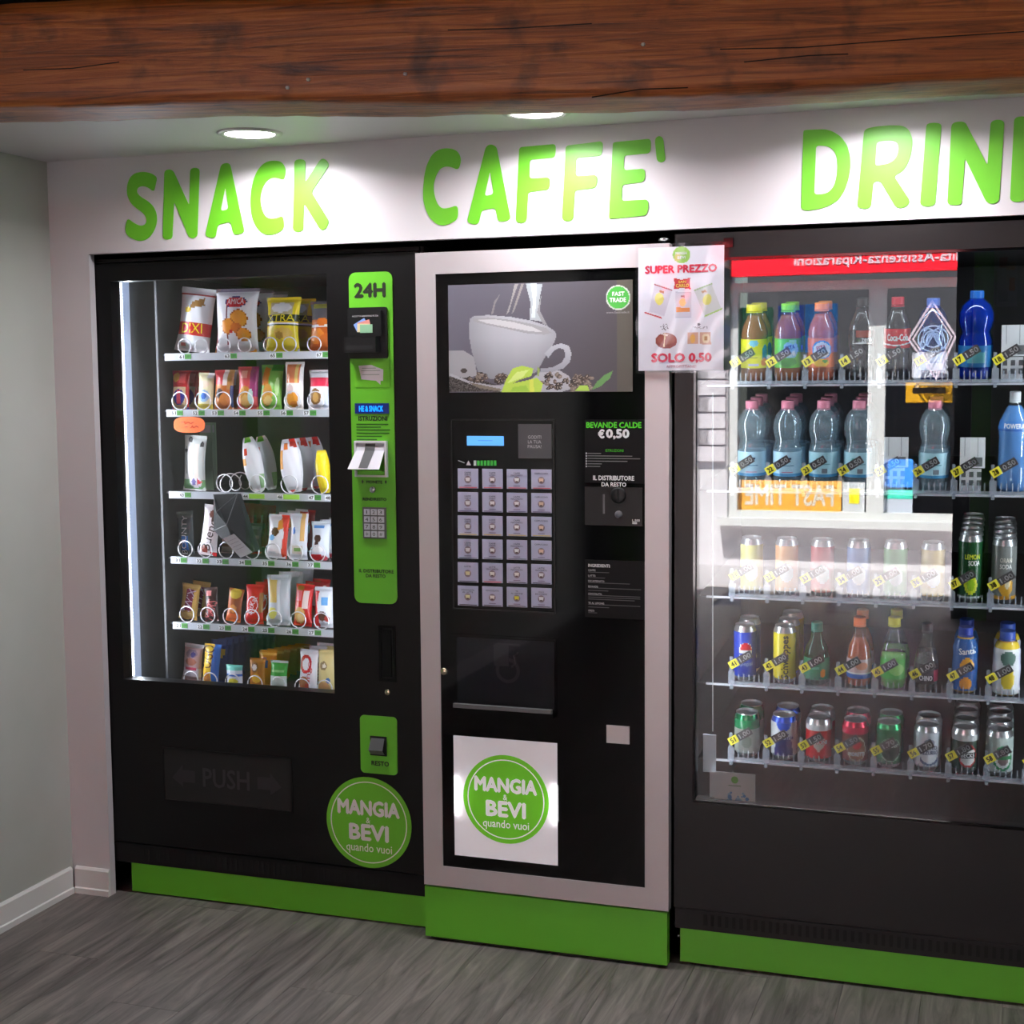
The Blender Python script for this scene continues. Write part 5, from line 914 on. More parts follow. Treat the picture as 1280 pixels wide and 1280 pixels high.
b = P(848.5, 1170, YD+0.02); knob('screw', b[0], b[1], YD+0.022, 0.0035, 'steel', kb, 0.003, DB, 12)
b = P(912, 303, YD); m = MB().box(b[0]-0.012, YD-0.012, b[1]-0.012, b[0]+0.010, YD, b[1]+0.010).build('lock_catch', 'black_gloss', dr, DB)
a = R(879, 918, 895, 965, 0.06); MB().box(a[0], 0.058, a[1], a[2], 0.062, a[3]).build('hinge_bracket', 'rail', dr, DB)
MB().tube([(PX(891, 480, 0.06), 0.06, 1.45), (PX(891, 900, 0.06), 0.06, 0.6)], 0.0016, 5).build('guide_rod', 'wire', dr, DB)
# shelves: tray, clear fences, tilted price flags
YB_ = 0.15; DZ_ = {1: 1.472, 2: 1.204, 3: 0.932, 4: 0.705, 5: 0.506}; CW = 0.0895; C0 = -0.668
SLP = 0.10; fence = None
def mk_fence(parent):
    m = MB().box(0.0, 0, 0.0, CW, 0.006, 0.008); m.box(0.0, -0.003, 0.0, 0.016, 0.008, 0.034).box(0.003, -0.001, 0.034, 0.011, 0.006, 0.072).box(0.004, -0.002, -0.012, 0.012, 0.006, 0.0)
    for k in range(5): m.box(0.025+0.013*k, 0, 0.008, 0.028+0.013*k, 0.004, 0.028)
    return m.build('fence', 'clear_plastic', parent)
slotp = None
NUMS = {1: 1, 2: 2, 3: 3, 4: 4, 5: 5}; PRICE = {1: ['1.50']*9, 2: ['0.50']*9, 3: ['1.00']*9, 4: ['1.00']*9, 5: ['1.00', '1.50', '1.50', '1.50', '1.70', '1.70', '1.80', '1.80', '1.80']}
flagme = {}
for r in range(1, 6):
    z = DZ_[r]; zr = z+SLP*(0.76-0.158); s = MB().add([(X0, 0.158, z-0.004), (X1, 0.158, z-0.004), (X1, 0.76, zr-0.004), (X0, 0.76, zr-0.004), (X0, 0.158, z), (X1, 0.158, z), (X1, 0.76, zr), (X0, 0.76, zr)], [(3, 2, 1, 0), (4, 5, 6, 7), (0, 1, 5, 4), (1, 2, 6, 5), (2, 3, 7, 6), (3, 0, 4, 7)]).build('shelf', 'fridge_liner', dr, DB)
    MB().box(X0+0.02, YB_+0.002, z-0.006, X1, YB_+0.008, z-0.001).build('shelf_edge', 'light_plastic', s, DB)
    for c in range(10):
        X = C0+CW*c
        if fence is None: o = mk_fence(s); fence = o.data
        else: o = link(fence, 'fence', s)
        o.location = (X-DB[0], YB_-0.004-DB[1], z-DB[2])
        if c > 8: continue
        th = 0.56; ca, sa = math.cos(th), math.sin(th); m = MB(); T = lambda p, q, d: (X+0.004+1.18*(ca*p-sa*q), YB_-0.009-d, z+0.048+1.18*(sa*p+ca*q))
        hh = 0.0085
        for p0, p1, col in ((0.0, 0.021, (240, 226, 60)), (0.022, 0.056, (66, 60, 62))):
            vs = [T(p, q, d) for d in (0.0, -0.0015) for p, q in ((p0, -hh), (p1, -hh), (p1, hh), (p0, hh))]; m.add(vs, [(0, 1, 2, 3), (7, 6, 5, 4), (0, 4, 5, 1), (1, 5, 6, 2), (2, 6, 7, 3), (3, 7, 4, 0)], col)
        wr = lambda a, b: T(a, b, 0.0004)
        m.text('%d%d' % (r, c+1), 0.004, -0.0055, 0.016, 0.0055, 0, (30, 30, 20), 0.02, wrap=wr); m.text(PRICE[r][c], 0.026, -0.0055, 0.053, 0.0055, 0, (225, 222, 222), 0.02, wrap=wr)
        m.build('price_flag', 'print', s, DB)
    for c in {1: (7,), 2: (4, 6)}.get(r, ()):    # white blanking plates on the empty columns
        X = C0+CW*c+0.02; m = MB().box(X, YB_+0.02, z+0.062, X+0.058, YB_+0.023, z+0.136, (222, 224, 228))
        for k in range(3):
            for j in range(2): m.quad(X+0.004+0.018*k, z+0.02+0.02*j, X+0.014+0.018*k, z+0.033+0.02*j, YB_+0.0196, (90, 92, 96))
        m.box(X, YB_+0.02, z, X+0.05, YB_+0.023, z+0.060, (206, 208, 212)); m.quad(X+0.036, z+0.066, X+0.052, z+0.088, YB_+0.0196, (110, 112, 116)).quad(X+0.010, z+0.09, X+0.012, z+0.136, YB_+0.0196, (170, 172, 176)).quad(X+0.040, z+0.09, X+0.042, z+0.136, YB_+0.0196, (170, 172, 176)).build('blanking_plate', 'print', s, DB)
# ------------------------------------------------------------------ bottles and cans
for n_, c_ in (('liq_tea', (150, 84, 30)), ('liq_green', (110, 150, 60)), ('liq_orange', (190, 84, 34)), ('liq_cola', (28, 12, 8)), ('liq_blue', (14, 70, 160)), ('liq_lime', (120, 200, 90)), ('liq_dgreen', (20, 90, 70)), ('liq_power', (90, 150, 220)), ('liq_chino', (26, 16, 18)), ('liq_juice', (225, 170, 60))): mat(n_, c_, 0.15, coat=0.4)
glass('pet_blue', (90, 150, 235), 0.05, 0.02, 0.10, (50, 110, 220)); glass('pet_green', (90, 190, 150), 0.05, 0.02, 0.08, (40, 140, 100))
mat('can_alu', (210, 212, 216), 0.28, metal=0.9)
def wrapcyl(rf, eps=0.0006):
    return lambda s_, z: ((rf(z)+eps)*math.sin(s_/rf(z)), -(rf(z)+eps)*math.cos(s_/rf(z)), z)
def cylraster(name, rf, za, zb, ops, mname, parent, nx=64, nz=26, eps=0.0004):
    U, V = np.meshgrid(((np.arange(nx)+0.5)/nx-0.5), (np.arange(nz)+0.5)/nz); p = Paint(U*2*math.pi, V, (230, 230, 230)); ex = MB()   # u is the angle from the front
    for o in ops:
        if o[0] == 'bg': p.C[:] = o[1]
        elif o[0] == 'r': p.rect(*o[1:])
        elif o[0] == 'e': p.ell(*o[1:])
        elif o[0] == 'p': p.poly(o[1], o[2])
        elif o[0] == 't':
            s, a, v, w, h, c, rot = o[1:]; rm = rf((za+zb)/2); zz = za+v*(zb-za); hh = h*(zb-za)
            ex.text(s, a*rm-w*rm/2, zz-hh/2, a*rm+w*rm/2, zz+hh/2, 0, c, 0.015, wrap=wrapcyl(rf, eps+0.0005), rot=rot)
    A, B = np.meshgrid(np.linspace(-math.pi, math.pi, nx+1), np.linspace(za, zb, nz+1)); RR = np.vectorize(rf)(B)+eps
    me = grid_mesh(name, np.stack([RR*np.sin(A), -RR*np.cos(A), B], -1), p.C, ex); me.materials.append(MATS[mname]); me.polygons.foreach_set('use_smooth', [True]*len(me.polygons))
    return link(me, name, parent)
def lerpprof(prof):
    zs = [p[1] for p in prof]; rs = [p[0] for p in prof]
    return lambda z: float(np.interp(z, zs, rs))
def place(row, col, u=None, back=0, Y0=0.205, pitch=0.076):
    return (C0+CW*(col-0.5)+0.004 if u is None else PX(u, {1: 440, 2: 570, 3: 720, 4: 820, 5: 920}[row], Y0), Y0+pitch*back, DZ_[row]+SLP*(Y0+pitch*back-0.158)+0.001)
def bottle(row, col, H, r, style, cap, shell, liq, label, lops, u=None, lz=(0.2, 0.55), capr=0.014, backs=0, turn=0.0, capmat=None, caph=None, fill=0.86, cat='bottle', dx=0.006):
    loc = place(row, col, u); t = thing('drink_bottle', loc, label, cat)
    if style == 'pet': pr = [(r*0.8, 0), (r*0.97, 0.006), (r, 0.016), (r, H*0.17), (r*0.97, H*0.19), (r*0.97, H*0.56), (r, H*0.58), (r*0.99, H*0.64), (r*0.86, H*0.73), (r*0.6, H*0.82), (capr*0.95, H*0.885), (capr*0.92, H*0.93)]
    elif style == 'water': pr = [(r*0.8, 0), (r*0.97, 0.006), (r, 0.014), (r*0.97, H*0.1), (r, H*0.14), (r, H*0.45), (r*0.86, H*0.52), (r*0.84, H*0.55), (r*0.95, H*0.60), (r*1.03, H*0.68), (r*1.0, H*0.76), (r*0.82, H*0.84), (r*0.5, H*0.90), (capr*0.95, H*0.925), (capr*0.92, H*0.95)]
    elif style == 'cola': pr = [(r*0.75, 0), (r*0.95, 0.006), (r*0.98, H*0.08), (r*0.9, H*0.2), (r*0.92, H*0.32), (r, H*0.42), (r, H*0.62), (r*0.9, H*0.7), (r*0.62, H*0.8), (capr*0.95, H*0.89), (capr*0.92, H*0.94)]
    elif style == 'bulb': pr = [(r*0.7, 0), (r*0.98, 0.008), (r, H*0.3), (r*0.97, H*0.45), (r*0.82, H*0.6), (r*0.5, H*0.72), (capr*1.0, H*0.8), (capr*0.95, H*0.9)]
    else: pr = [(r*0.85, 0), (r, 0.01), (r*0.95, H*0.2), (r*1.0, H*0.42), (r*0.92, H*0.58), (r*0.96, H*0.7), (r*0.75, H*0.82), (capr*1.0, H*0.88), (capr*0.95, H*0.93)]
    rf = lerpprof(pr); MB().lathe(pr, 28).build('bottle_body', shell, t, smooth=True)
    if liq:
        lp = [(max(a-0.0012, 0.004), max(z, 0.002)) for a, z in pr if z <= H*fill]; lp.append((max(rf(H*fill)-0.0012, 0.004), H*fill)); MB().lathe(lp, 24).build('drink', liq, t, smooth=True)
    ch = caph or 0.019; cz = H-ch; n = 24; m = MB(); vs = []
    m.lathe([(capr, cz), (capr*1.04, cz+0.001), (capr*1.04, H-0.002), (capr*0.96, H)], n).lathe([(capr*1.08, cz-0.004), (capr*1.08, cz-0.001)], n)
    cm_ = 'cap_%d_%d_%d' % cap; mat(cm_, cap, 0.4); m.build('cap', cm_, t, smooth=False)
    if lops: cylraster('bottle_label', rf, H*lz[0], H*lz[1], lops, 'print_gloss', t)
    t.rotation_euler = (math.atan(SLP), 0, turn)
    for k in range(backs): copy_tree(t, place(row, col, u, k+1), ORD[k]+' bottle behind the '+label, 'bottles behind the '+label)
    return t
def can(row, col, H, r, label, ops, u=None, backs=0, turn=0.0, top=(210, 212, 216), neck=None, pitch=0.07):
    loc = place(row, col, u); t = thing('drink_can', loc, label, 'can')
    pr = [(r*0.72, 0.0), (r*0.8, 0.003), (r, 0.012), (r, H-0.016), (r*0.97, H-0.012), (r*0.86, H-0.003)]
    if neck: mat('neck_%d_%d_%d' % neck, neck, 0.25, metal=0.6)
    body = MB(); body.lathe(pr[:3], 28, cap1=False, mi=0); body.lathe(pr[3:], 28, cap0=False, cap1=False, mi=1 if neck else 0)
    body.build('can_ends', ['can_alu'] + (['neck_%d_%d_%d' % neck] if neck else []), t, smooth=True)
    lid = MB().lathe([(r*0.86, H-0.003), (r*0.87, H), (r*0.82, H), (r*0.80, H-0.005), (0.0005, H-0.005)], 28, cap0=False, cap1=True); lid.box(-0.007, -0.018, H-0.005, 0.007, 0.004, H-0.0035); lid.build('can_lid', 'can_alu', t)
    cylraster('can_print', lambda z: r, 0.012, H-0.016, ops, 'print_gloss', t, 64, 30)
    t.rotation_euler = (math.atan(SLP), 0, turn)
    for k in range(backs): copy_tree(t, place(row, col, u, k+1, pitch=pitch), ORD[k]+' can behind the '+label, 'cans behind the '+label)
    return t
TL = 0.12
# row 1
bottle(1, 1, 0.196, 0.034, 'pet', (225, 215, 40), 'pet', 'liq_tea', 'iced tea bottle with yellow label and yellow cap', [('bg', (226, 222, 40)), ('e', 0.0, 0.86, 0.35, 0.12, (120, 190, 220)), ('r', -0.4, 0.06, 0.4, 0.16, (190, 190, 215)), ('r', -0.5, 0.36, 0.3, 0.4, (150, 160, 40)), ('e', 1.0, 0.5, 0.35, 0.3, (50, 120, 190)), ('e', 0.9, 0.2, 0.3, 0.14, (225, 130, 40))], u=943, capr=0.019, backs=1, turn=TL, lz=(0.19, 0.56), caph=0.017)
bottle(1, 2, 0.196, 0.034, 'pet', (120, 205, 40), 'pet', 'liq_tea', 'iced tea bottle with green label and lime cap', [('bg', (90, 190, 50)), ('e', 0.25, 0.62, 0.6, 0.3, (140, 195, 225)), ('e', 0, 0.2, 0.7, 0.16, (60, 150, 44)), ('e', 0.4, 0.9, 0.3, 0.08, (150, 210, 170)), ('t', 'ESTA', 0.2, 0.7, 0.7, 0.16, (40, 60, 140), 0.25), ('t', 'THE', 0.3, 0.48, 0.6, 0.16, W, 0.25)], u=985, capr=0.0165, backs=1, turn=TL, lz=(0.19, 0.56), caph=0.017)
bottle(1, 3, 0.196, 0.034, 'pet', (236, 130, 36), 'pet', 'liq_orange', 'iced tea bottle with orange label and orange cap', [('bg', (228, 110, 40)), ('e', 0.05, 0.6, 0.75, 0.32, (60, 140, 215)), ('e', 0.05, 0.6, 0.65, 0.27, (225, 225, 235)), ('e', 0.0, 0.16, 0.6, 0.14, (236, 190, 50)), ('e', 0.3, 0.22, 0.2, 0.06, (80, 150, 50)), ('t', 'ESTA', 0.0, 0.68, 0.7, 0.16, (190, 50, 60), 0.25), ('t', 'THE', 0.1, 0.48, 0.6, 0.15, (50, 90, 190), 0.25)], u=1026.5, capr=0.0165, backs=1, turn=TL, lz=(0.19, 0.56), caph=0.017)
bottle(1, 4, 0.205, 0.032, 'cola', (20, 18, 20), 'pet', 'liq_cola', 'cola bottle with black cap and white zero lettering', [('bg', (30, 22, 22)), ('r', -0.5, 0.55, 0.7, 1.0, (150, 60, 40)), ('p', [(-1, 0.1), (0, 0.25), (1, 0.1), (0, 0.12)], W), ('t', 'zero', 0.35, 0.36, 0.8, 0.26, W, 0)], u=1077, lz=(0.44, 0.62), capr=0.0145, turn=TL)
bottle(1, 5, 0.205, 0.032, 'cola', (190, 30, 50), 'pet', 'liq_cola', 'cola bottle with red label and red cap', [('bg', (200, 22, 36)), ('p', [(-1.4, 0.22), (0, 0.10), (1.4, 0.3), (1.4, 0.34), (0, 0.18), (-1.4, 0.26)], W), ('t', 'Coca-Cola', 0, 0.56, 1.7, 0.36, W, 0)], u=1121, lz=(0.40, 0.63), capr=0.0145, turn=TL)
bottle(1, 6, 0.200, 0.034, 'water', (70, 110, 200), 'pet_blue', None, 'blue tinted water bottle with pale sheet label', [('bg', (190, 205, 235)), ('r', -0.7, 0.4, 0.6, 0.5, (150, 170, 215))], u=1165, lz=(0.14, 0.36), capr=0.015, turn=TL)
bottle(1, 7, 0.215, 0.040, 'water', (20, 100, 190), 'pet_blue', 'liq_blue', 'large bright blue bottle with waisted neck', [('bg', (40, 110, 170)), ('r', -0.6, 0.2, 0.5, 0.7, (90, 160, 170))], u=1219, lz=(0.16, 0.4), capr=0.0155, turn=TL, fill=0.9)
# row 2
WL = [('bg', (186, 222, 244)), ('r', -3.2, 0.0, 3.2, 0.1, (90, 165, 220)), ('e', -0.1, 0.66, 0.3, 0.16, (170, 215, 240)), ('p', [(0.1, 0.56), (0.35, 0.86), (0.2, 0.72)], (30, 50, 90)), ('p', [(0.0, 0.78), (0.3, 0.72), (0.2, 0.66)], (30, 50, 90)), ('r', -0.5, 0.42, 0.45, 0.46, (110, 150, 180)), ('r', -0.35, 0.14, 0.35, 0.2, (205, 130, 160))]
WB = [('bg', (176, 220, 236)), ('r', -3.2, 0.0, 3.2, 0.1, (70, 150, 200)), ('r', -0.1, 0.16, 0.3, 0.36, (120, 130, 140)), ('e', -0.3, 0.66, 0.25, 0.12, (90, 170, 160)), ('r', -0.5, 0.5, 0.5, 0.54, (110, 160, 170))]
for c_, u_, lab, lo_, nb2 in ((1, 940, 'leftmost pink capped water bottle on the second shelf', WL, 2), (2, 984.5, 'second pink capped water bottle from the left', WL, 2), (3, 1029, 'third pink capped water bottle from the left', WB, 2), (4, 1073, 'fourth pink capped water bottle, just left of a white plate', WB, 2), (6, 1167, 'pink capped water bottle alone between two white plates', WB, 1)):
    bottle(2, c_, 0.222, 0.0355, 'water', (232, 140, 165), 'pet_water', None, lab, lo_, u=u_, lz=(0.15, 0.43), capr=0.0155, backs=nb2, turn=TL)
bottle(2, 8, 0.242, 0.037, 'pet', (225, 230, 236), 'pet', 'liq_power', 'sports drink bottle with white cap and blue drink', [('bg', (70, 130, 205)), ('r', -3.2, 0.0, 3.2, 0.16, (50, 100, 180)), ('t', 'POWERADE', 0.1, 0.5, 1.8, 0.5, W, 0)], u=1266, lz=(0.62, 0.72), capr=0.0125, turn=TL, caph=0.022)
# row 3
LS = lambda a, b, c: [('bg', a), ('e', 0.0, 0.24, 0.55, 0.17, b), ('e', 0.0, 0.24, 0.35, 0.1, c), ('r', -3.2, 0, 3.2, 0.03, (200, 205, 205)), ('t', 'LEMON', 0.1, 0.74, 1.3, 0.09, (205, 220, 60), 0), ('t', 'SODA', 0.25, 0.63, 1.0, 0.09, (225, 230, 225), 0)]
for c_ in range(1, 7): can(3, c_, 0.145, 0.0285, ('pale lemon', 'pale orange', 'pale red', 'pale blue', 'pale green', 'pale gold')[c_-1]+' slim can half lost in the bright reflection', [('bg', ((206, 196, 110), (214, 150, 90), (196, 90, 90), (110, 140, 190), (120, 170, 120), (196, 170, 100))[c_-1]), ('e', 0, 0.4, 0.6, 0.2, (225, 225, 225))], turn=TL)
can(3, 7, 0.168, 0.0285, 'green slim lemon soda can', LS((24, 70, 40), (205, 215, 50), (150, 190, 40)), u=1212, backs=4, turn=TL, pitch=0.063)
can(3, 8, 0.160, 0.0285, 'silver slim orange soda can', [('bg', (120, 122, 120)), ('e', 0.1, 0.26, 0.6, 0.2, (226, 170, 50)), ('e', 0.2, 0.3, 0.2, 0.1, (240, 225, 180)), ('r', -3.2, 0, 3.2, 0.06, (214, 150, 40)), ('t', 'ORAN', 0.05, 0.74, 1.0, 0.09, (210, 205, 190), 0), ('t', 'SODA', 0.05, 0.62, 1.0, 0.09, (225, 225, 220), 0)], u=1254, backs=4, turn=TL, pitch=0.063)
# row 4
can(4, 1, 0.146, 0.0285, 'blue slim PEPSI can with red and white globe', [('bg', (24, 62, 190)), ('e', 0.1, 0.58, 0.62, 0.2, W), ('p', [(-0.5, 0.62), (-0.2, 0.74), (0.1, 0.775), (0.5, 0.72), (0.68, 0.6), (0.2, 0.6)], (214, 30, 44)), ('p', [(-0.5, 0.52), (0.1, 0.55), (0.66, 0.5), (0.4, 0.41), (0.1, 0.385), (-0.3, 0.43)], (24, 62, 190)), ('t', 'pepsi', 0.2, 0.28, 1.1, 0.12, (150, 175, 235), 0)], u=931.5, backs=1, turn=TL)
can(4, 2, 0.148, 0.0285, 'yellow slim can with upright Schweppes lettering', [('bg', (226, 206, 36)), ('r', -1.7, 0, -1.3, 1, (236, 220, 90)), ('t', 'Schweppes', 0.12, 0.48, 4.0, 0.2, (40, 40, 30), 1.57)], u=981, backs=2, turn=TL)
bottle(4, 3, 0.160, 0.033, 'bulb', (40, 130, 110), 'pet_green', None, 'squat green mineral water bottle', [('bg', (46, 130, 90)), ('e', 0.5, 0.3, 0.22, 0.2, (225, 140, 50)), ('r', -0.6, 0.5, 0.2, 0.6, (90, 170, 140))], u=1021, lz=(0.1, 0.45), capr=0.014, turn=TL)
bottle(4, 4, 0.178, 0.031, 'bulb', (240, 110, 40), 'pet', 'liq_orange', 'orangeade bottle with orange cap', [('bg', (222, 190, 190)), ('r', -3.2, 0.0, 3.2, 0.25, (50, 110, 190)), ('r', -3.2, 0.25, 3.2, 0.32, W), ('e', 0.2, 0.66, 0.5, 0.2, (230, 150, 120))], u=1074, lz=(0.14, 0.42), capr=0.0145, backs=1, turn=TL, fill=0.72)
bottle(4, 5, 0.182, 0.033, 'bulb', (232, 220, 40), 'pet', 'liq_lime', 'lime drink bottle with yellow cap', [('bg', (96, 190, 80)), ('e', 0.2, 0.5, 0.6, 0.3, (150, 215, 110))], u=1117, lz=(0.16, 0.44), capr=0.0145, backs=1, turn=TL, fill=0.5)
bottle(4, 6, 0.170, 0.029, 'bulb', (40, 30, 40), 'pet', 'liq_chino', 'dark CHINO bottle with grey neck', [('bg', (34, 26, 36)), ('r', 0.6, 0.1, 1.3, 0.7, (170, 50, 80)), ('t', 'CHINO', -0.1, 0.3, 1.1, 0.26, (225, 220, 225), 0)], u=1158, lz=(0.12, 0.42), capr=0.0125, turn=TL, fill=0.6)
bottle(4, 7, 0.165, 0.031, 'juice', (30, 60, 170), 'pet', 'liq_juice', 'Santal juice bottle with blue cap', [('bg', (30, 84, 150)), ('e', 0.1, 0.5, 0.55, 0.14, (226, 160, 50)), ('e', 0, 0.14, 0.5, 0.12, (220, 140, 40)), ('r', -3.2, 0.34, 3.2, 0.4, (30, 70, 150)), ('t', 'Santal', 0.1, 0.78, 1.4, 0.13, W, 0.1)], u=1206, lz=(0.06, 0.84), capr=0.0165, backs=1, turn=TL)
bottle(4, 8, 0.160, 0.033, 'juice', (50, 80, 170), 'pet', 'liq_juice', 'white juice bottle with lemon picture and blue cap', [('bg', (226, 228, 232)), ('e', 0.0, 0.3, 0.5, 0.2, (230, 205, 50)), ('r', -3.2, 0.88, 3.2, 1.0, (226, 195, 60)), ('e', 0.0, 0.7, 0.6, 0.14, (90, 120, 110)), ('r', 1.0, 0.1, 1.5, 0.9, (200, 200, 225))], u=1258, lz=(0.04, 0.84), capr=0.0175, backs=1, turn=TL)
# row 5
CH = 0.116; CR = 0.0325
can(5, 1, CH, CR, 'silver beer can with green neck', [('bg', (176, 180, 170)), ('r', -3.2, 0.72, 3.2, 1, (30, 130, 80)), ('e', 0.0, 0.35, 0.4, 0.2, (140, 146, 136))], u=934, backs=1, turn=TL, neck=(30, 130, 80))
can(5, 2, CH, CR, 'blue and silver can with curved badge', [('bg', (206, 208, 214)), ('e', 0.0, 0.1, 0.75, 0.62, (30, 40, 110)), ('e', 0.0, 0.98, 0.6, 0.22, (36, 84, 210)), ('r', -0.8, 0.5, 0.9, 0.62, (205, 210, 225)), ('t', 'Daria', 0.3, 0.56, 1.0, 0.12, (60, 70, 130), 0)], u=980, backs=1, turn=TL, neck=(36, 84, 210))
can(5, 3, CH, CR, 'red PERONI beer can with silver neck', [('bg', (196, 28, 34)), ('r', -3.2, 0.84, 3.2, 1, (214, 216, 220)), ('p', [(-0.5, 0.42), (0, 0.18), (0.5, 0.42), (0.55, 0.58), (0, 0.7), (-0.55, 0.58)], (206, 190, 180)), ('r', -0.7, 0.42, 0.7, 0.58, (180, 20, 30)), ('t', 'PERONI', 0, 0.5, 1.3, 0.13, W, 0)], u=1023.5, backs=1, turn=TL)
can(5, 4, CH, CR, 'red and gold MORETTI beer can', [('bg', (110, 60, 50)), ('r', -3.2, 0.8, 3.2, 1, (200, 40, 70)), ('e', 0.1, 0.36, 0.75, 0.38, (214, 200, 180)), ('e', 0.1, 0.36, 0.66, 0.33, (130, 80, 50)), ('e', 0.1, 0.5, 0.35, 0.14, (196, 50, 50)), ('t', 'MORETTI', 0.1, 0.22, 1.2, 0.12, W, 0)], u=1069, backs=1, turn=TL, neck=(200, 40, 70))
can(5, 5, CH, CR, 'dark green beer can with pale ring', [('bg', (20, 96, 56)), ('e', 0.1, 0.42, 0.85, 0.36, (150, 190, 160)), ('e', 0.1, 0.42, 0.78, 0.32, (30, 60, 44)), ('t', 'gosser', 0.1, 0.52, 1.2, 0.16, (225, 230, 225), 0)], u=1111, backs=1, turn=TL, neck=(30, 150, 90))
can(5, 6, CH, CR, 'white NASTRO AZZURRO beer can', [('bg', (206, 212, 222)), ('e', 0.1, 0.2, 0.7, 0.16, (60, 80, 120)), ('e', 0.1, 0.25, 0.6, 0.14, (214, 220, 228)), ('e', 0.1, 0.72, 0.4, 0.1, (120, 130, 150)), ('t', 'NASTRO', 0.1, 0.56, 1.2, 0.12, (70, 60, 80), 0), ('t', 'AZZURRO', 0.1, 0.42, 1.4, 0.12, (60, 66, 100), 0)], u=1159, backs=1, turn=TL)
can(5, 7, CH, CR, 'dark BECKS beer can with red oval', [('bg', (40, 66, 56)), ('r', -3.2, 0.84, 3.2, 1, (190, 194, 196)), ('e', 0.15, 0.4, 0.7, 0.34, (170, 40, 40)), ('e', 0.15, 0.4, 0.6, 0.28, (214, 214, 214)), ('r', -0.6, 0.34, 0.8, 0.5, (30, 36, 36)), ('t', 'BECKS', 0.15, 0.42, 1.0, 0.12, W, 0)], u=1206, backs=3, turn=TL, pitch=0.068)
can(5, 8, CH, CR, 'silver and green beer can at the right end', [('bg', (176, 188, 184)), ('e', 0.2, 0.4, 0.75, 0.36, (30, 130, 80)), ('e', 0.2, 0.4, 0.62, 0.29, (210, 216, 212)), ('e', 0.2, 0.4, 0.45, 0.2, (120, 100, 100)), ('r', -0.4, 0.36, 0.8, 0.46, (40, 120, 70))], u=1249, backs=3, turn=TL, pitch=0.068)
# leaflets in the foot of the window
lf = None
for k, (u0, lab) in enumerate(((893, 'front white leaflet with green logo and blue splash'), (887, 'plain white leaflet behind the one with the blue splash'))):
    y = 0.030+0.008*k; a = R(u0, 966, u0+51, 1012, y); z = max(a[1], Z0+0.002); m = MB().box(a[0], y, Z0, a[2], y+0.0012, a[3], (226, 224, 226))
    if k == 0:
        xm = (a[0]+a[2])/2; m.disc(xm, a[3]-0.018, 0.009, y-0.0004, 20, (100, 170, 60)).quad(xm-0.016, a[3]-0.034, xm+0.016, a[3]-0.032, y-0.0004, (120, 150, 110))
        for j in range(22):
            an = random.uniform(0, math.pi); rr2 = random.uniform(0, 0.03); m.disc(xm+0.004+rr2*math.cos(an), a[3]-0.075+rr2*math.sin(an), random.uniform(0.001, 0.006), y-0.0004-j*1e-5, 8, random.choice([(120, 170, 215), (90, 140, 200), (160, 195, 225)]))
    tag(m.build('leaflet', 'print'), lab, 'leaflet')
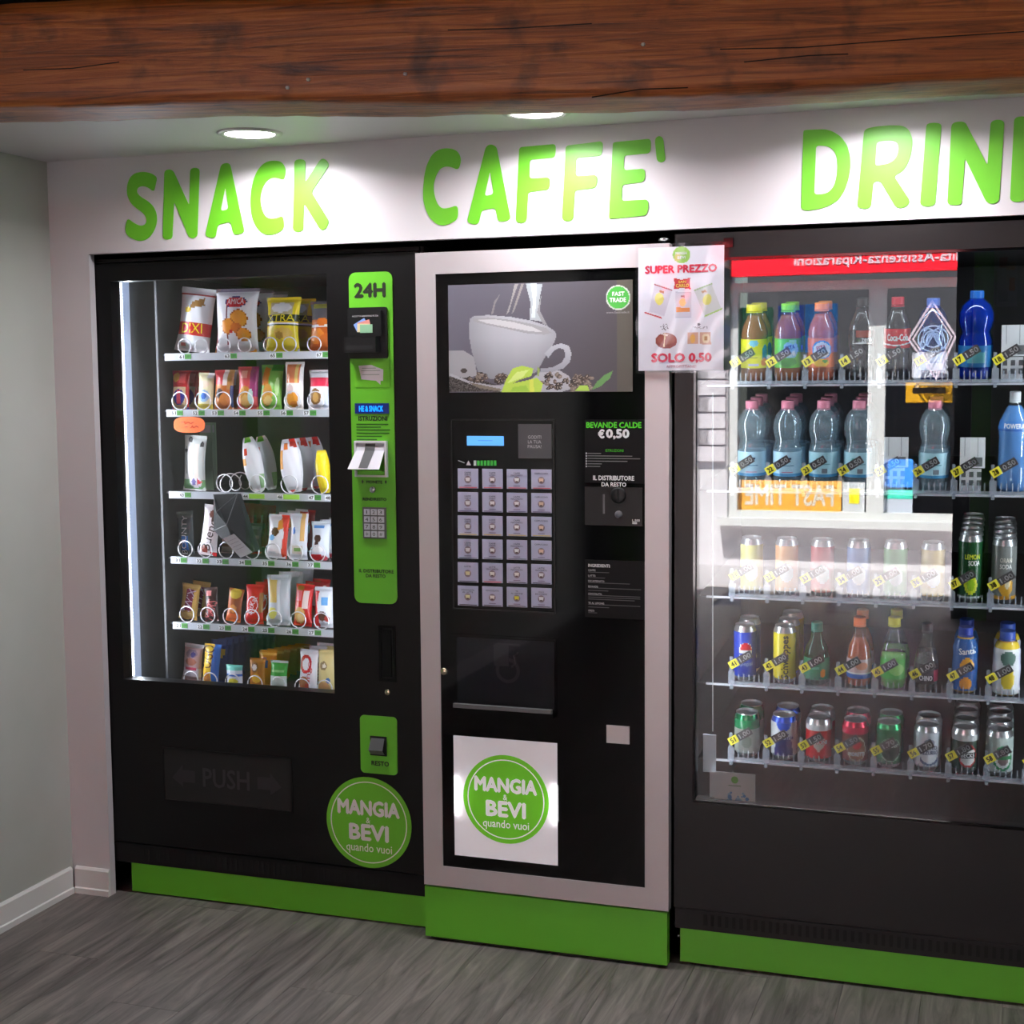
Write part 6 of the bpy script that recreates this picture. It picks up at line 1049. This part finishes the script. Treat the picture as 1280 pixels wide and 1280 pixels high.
# ================================================================== SUPER PREZZO POSTER
YQ = YK-0.008
x0, z0, x1, z1 = R(797, 307, 909, 464, YQ); PB = ((x0+x1)/2, YQ, z0)
po = thing('promotion_poster', PB, 'white SUPER PREZZO poster in a clear sleeve between two machines', 'poster')
def Zp(pts): return [(780+a/6.4, 280+b/6.4) for a, b in pts]
def art(p):
    c = Zp([(460, 247)])[0]; p.ell(*c, 11, 10.5, (150, 195, 90)); p.ell(c[0]-5, c[1]+3, 4, 5, (205, 195, 110))
    p.poly(Zp([(397, 432), (460, 445), (532, 430), (525, 478), (532, 522), (465, 512), (397, 524), (405, 478)]), (200, 54, 60))
    p.poly(Zp([(245, 480), (385, 530), (320, 740), (200, 700)]), (205, 200, 212)); p.poly(Zp([(243, 478), (388, 528), (386, 536), (240, 486)]), (160, 50, 60)); p.poly(Zp([(165, 702), (305, 748), (300, 758), (162, 712)]), (190, 60, 66)); p.ell(*Zp([(282, 600)])[0], 5.5, 7.5, (225, 215, 110)); p.poly(Zp([(285, 528), (322, 540), (318, 556), (282, 544)]), (190, 120, 80))
    p.poly(Zp([(408, 545), (538, 545), (538, 745), (408, 745)]), (208, 202, 212)); p.poly(Zp([(415, 668), (525, 668), (525, 702), (415, 702)]), (222, 140, 70)); p.ell(*Zp([(468, 628)])[0], 4, 5.2, (230, 195, 130)); p.poly(Zp([(408, 745), (538, 745), (538, 752), (408, 752)]), (190, 190, 205)); p.poly(Zp([(408, 543), (535, 543), (535, 550), (408, 550)]), (190, 185, 200)); p.poly(Zp([(452, 573), (482, 573), (482, 588), (452, 588)]), (150, 120, 120))
    p.poly(Zp([(560, 530), (700, 480), (780, 680), (645, 740)]), (204, 206, 204)); p.poly(Zp([(558, 528), (705, 472), (708, 482), (560, 538)]), (160, 185, 140)); p.poly(Zp([(640, 735), (785, 672), (786, 684), (642, 746)]), (160, 195, 100)); p.ell(*Zp([(665, 605)])[0], 5.5, 7, (214, 210, 110), 0.4); p.poly(Zp([(620, 535), (655, 525), (660, 545), (625, 555)]), (190, 150, 120))
    p.ell(*Zp([(337, 935)])[0], 13.6, 9.8, (140, 66, 60)); p.ell(*Zp([(337, 925)])[0], 11, 6, (158, 84, 74)); p.poly(Zp([(320, 872), (355, 880), (330, 890), (325, 985), (315, 985)]), (225, 200, 160)); p.poly(Zp([(290, 880), (360, 875), (345, 900)]), (235, 220, 210))
    p.noise(p.mask(Zp([(285, 805), (340, 800), (365, 840), (300, 860)])), [(226, 226, 232), (120, 110, 120), (226, 226, 232)])
    p.poly(Zp([(510, 868), (695, 868), (695, 962), (510, 962)]), (205, 160, 140)); p.ell(*Zp([(655, 915)])[0], 5, 6, (226, 205, 170)); p.ell(*Zp([(655, 915)])[0], 2.4, 3, (170, 120, 70)); p.ell(*Zp([(550, 918)])[0], 3.4, 5.5, (226, 170, 90)); p.poly(Zp([(595, 868), (607, 868), (607, 962), (595, 962)]), (235, 225, 225)); p.noise(p.mask(Zp([(545, 820), (665, 820), (665, 842), (545, 842)])), [(226, 226, 232), (226, 226, 232), (150, 145, 155)]); p.ell(*Zp([(598, 804)])[0], 2, 1.6, (90, 80, 90))
ex = MB(); r_ = lambda a, b, c, d: R(780+a/6.4, 280+b/6.4, 780+c/6.4, 280+d/6.4, YQ); PR = (206, 44, 72); yq = YQ-0.0006
ex.text('SUPER PREZZO', *r_(168, 325, 745, 392), yq, PR, fat=0.06); ex.text('SOLO 0,50', *r_(218, 1030, 702, 1116), yq, PR, fat=0.06); ex.text('APPROFITTANE!', *r_(338, 1128, 578, 1150), yq, (196, 110, 130), 0.0)
ex.text('MANGIA', *r_(412, 222, 505, 245), yq, W, 0.01); ex.text('BEVI', *r_(428, 256, 492, 280), yq, W, 0.01); ex.text('SAN', *r_(435, 452, 497, 472), yq, (235, 210, 90), 0.02); ex.text('CARLO', *r_(415, 478, 520, 506), yq, (235, 210, 90), 0.02)
picture('poster_print', x0+0.002, z0+0.002, x1-0.008, z1-0.002, YQ, 112, 150, (226, 224, 232), art, 'print', po, PB, ex)
MB().box(x0+0.002, YQ+0.0004, z0+0.002, x1-0.008, YQ+0.0012, z1-0.002).build('poster_back', 'base_white', po, PB)
NXs, NZs = 14, 18; vs = []
for j in range(NZs+1):
    for i in range(NXs+1):
        a, b = i/NXs, j/NZs; vs.append((x0-0.004+(x1-x0+0.010)*a, YQ-0.0032-0.0016*math.sin(7*a+5*b)*math.sin(4*b+2)-0.0008*math.sin(13*a-9*b), z0-0.004+(z1-z0+0.010)*b))
MB().add(vs, [(j*(NXs+1)+i, j*(NXs+1)+i+1, (j+1)*(NXs+1)+i+1, (j+1)*(NXs+1)+i) for j in range(NZs) for i in range(NXs)]).build('clear_sleeve', 'sleeve', po, PB, True)
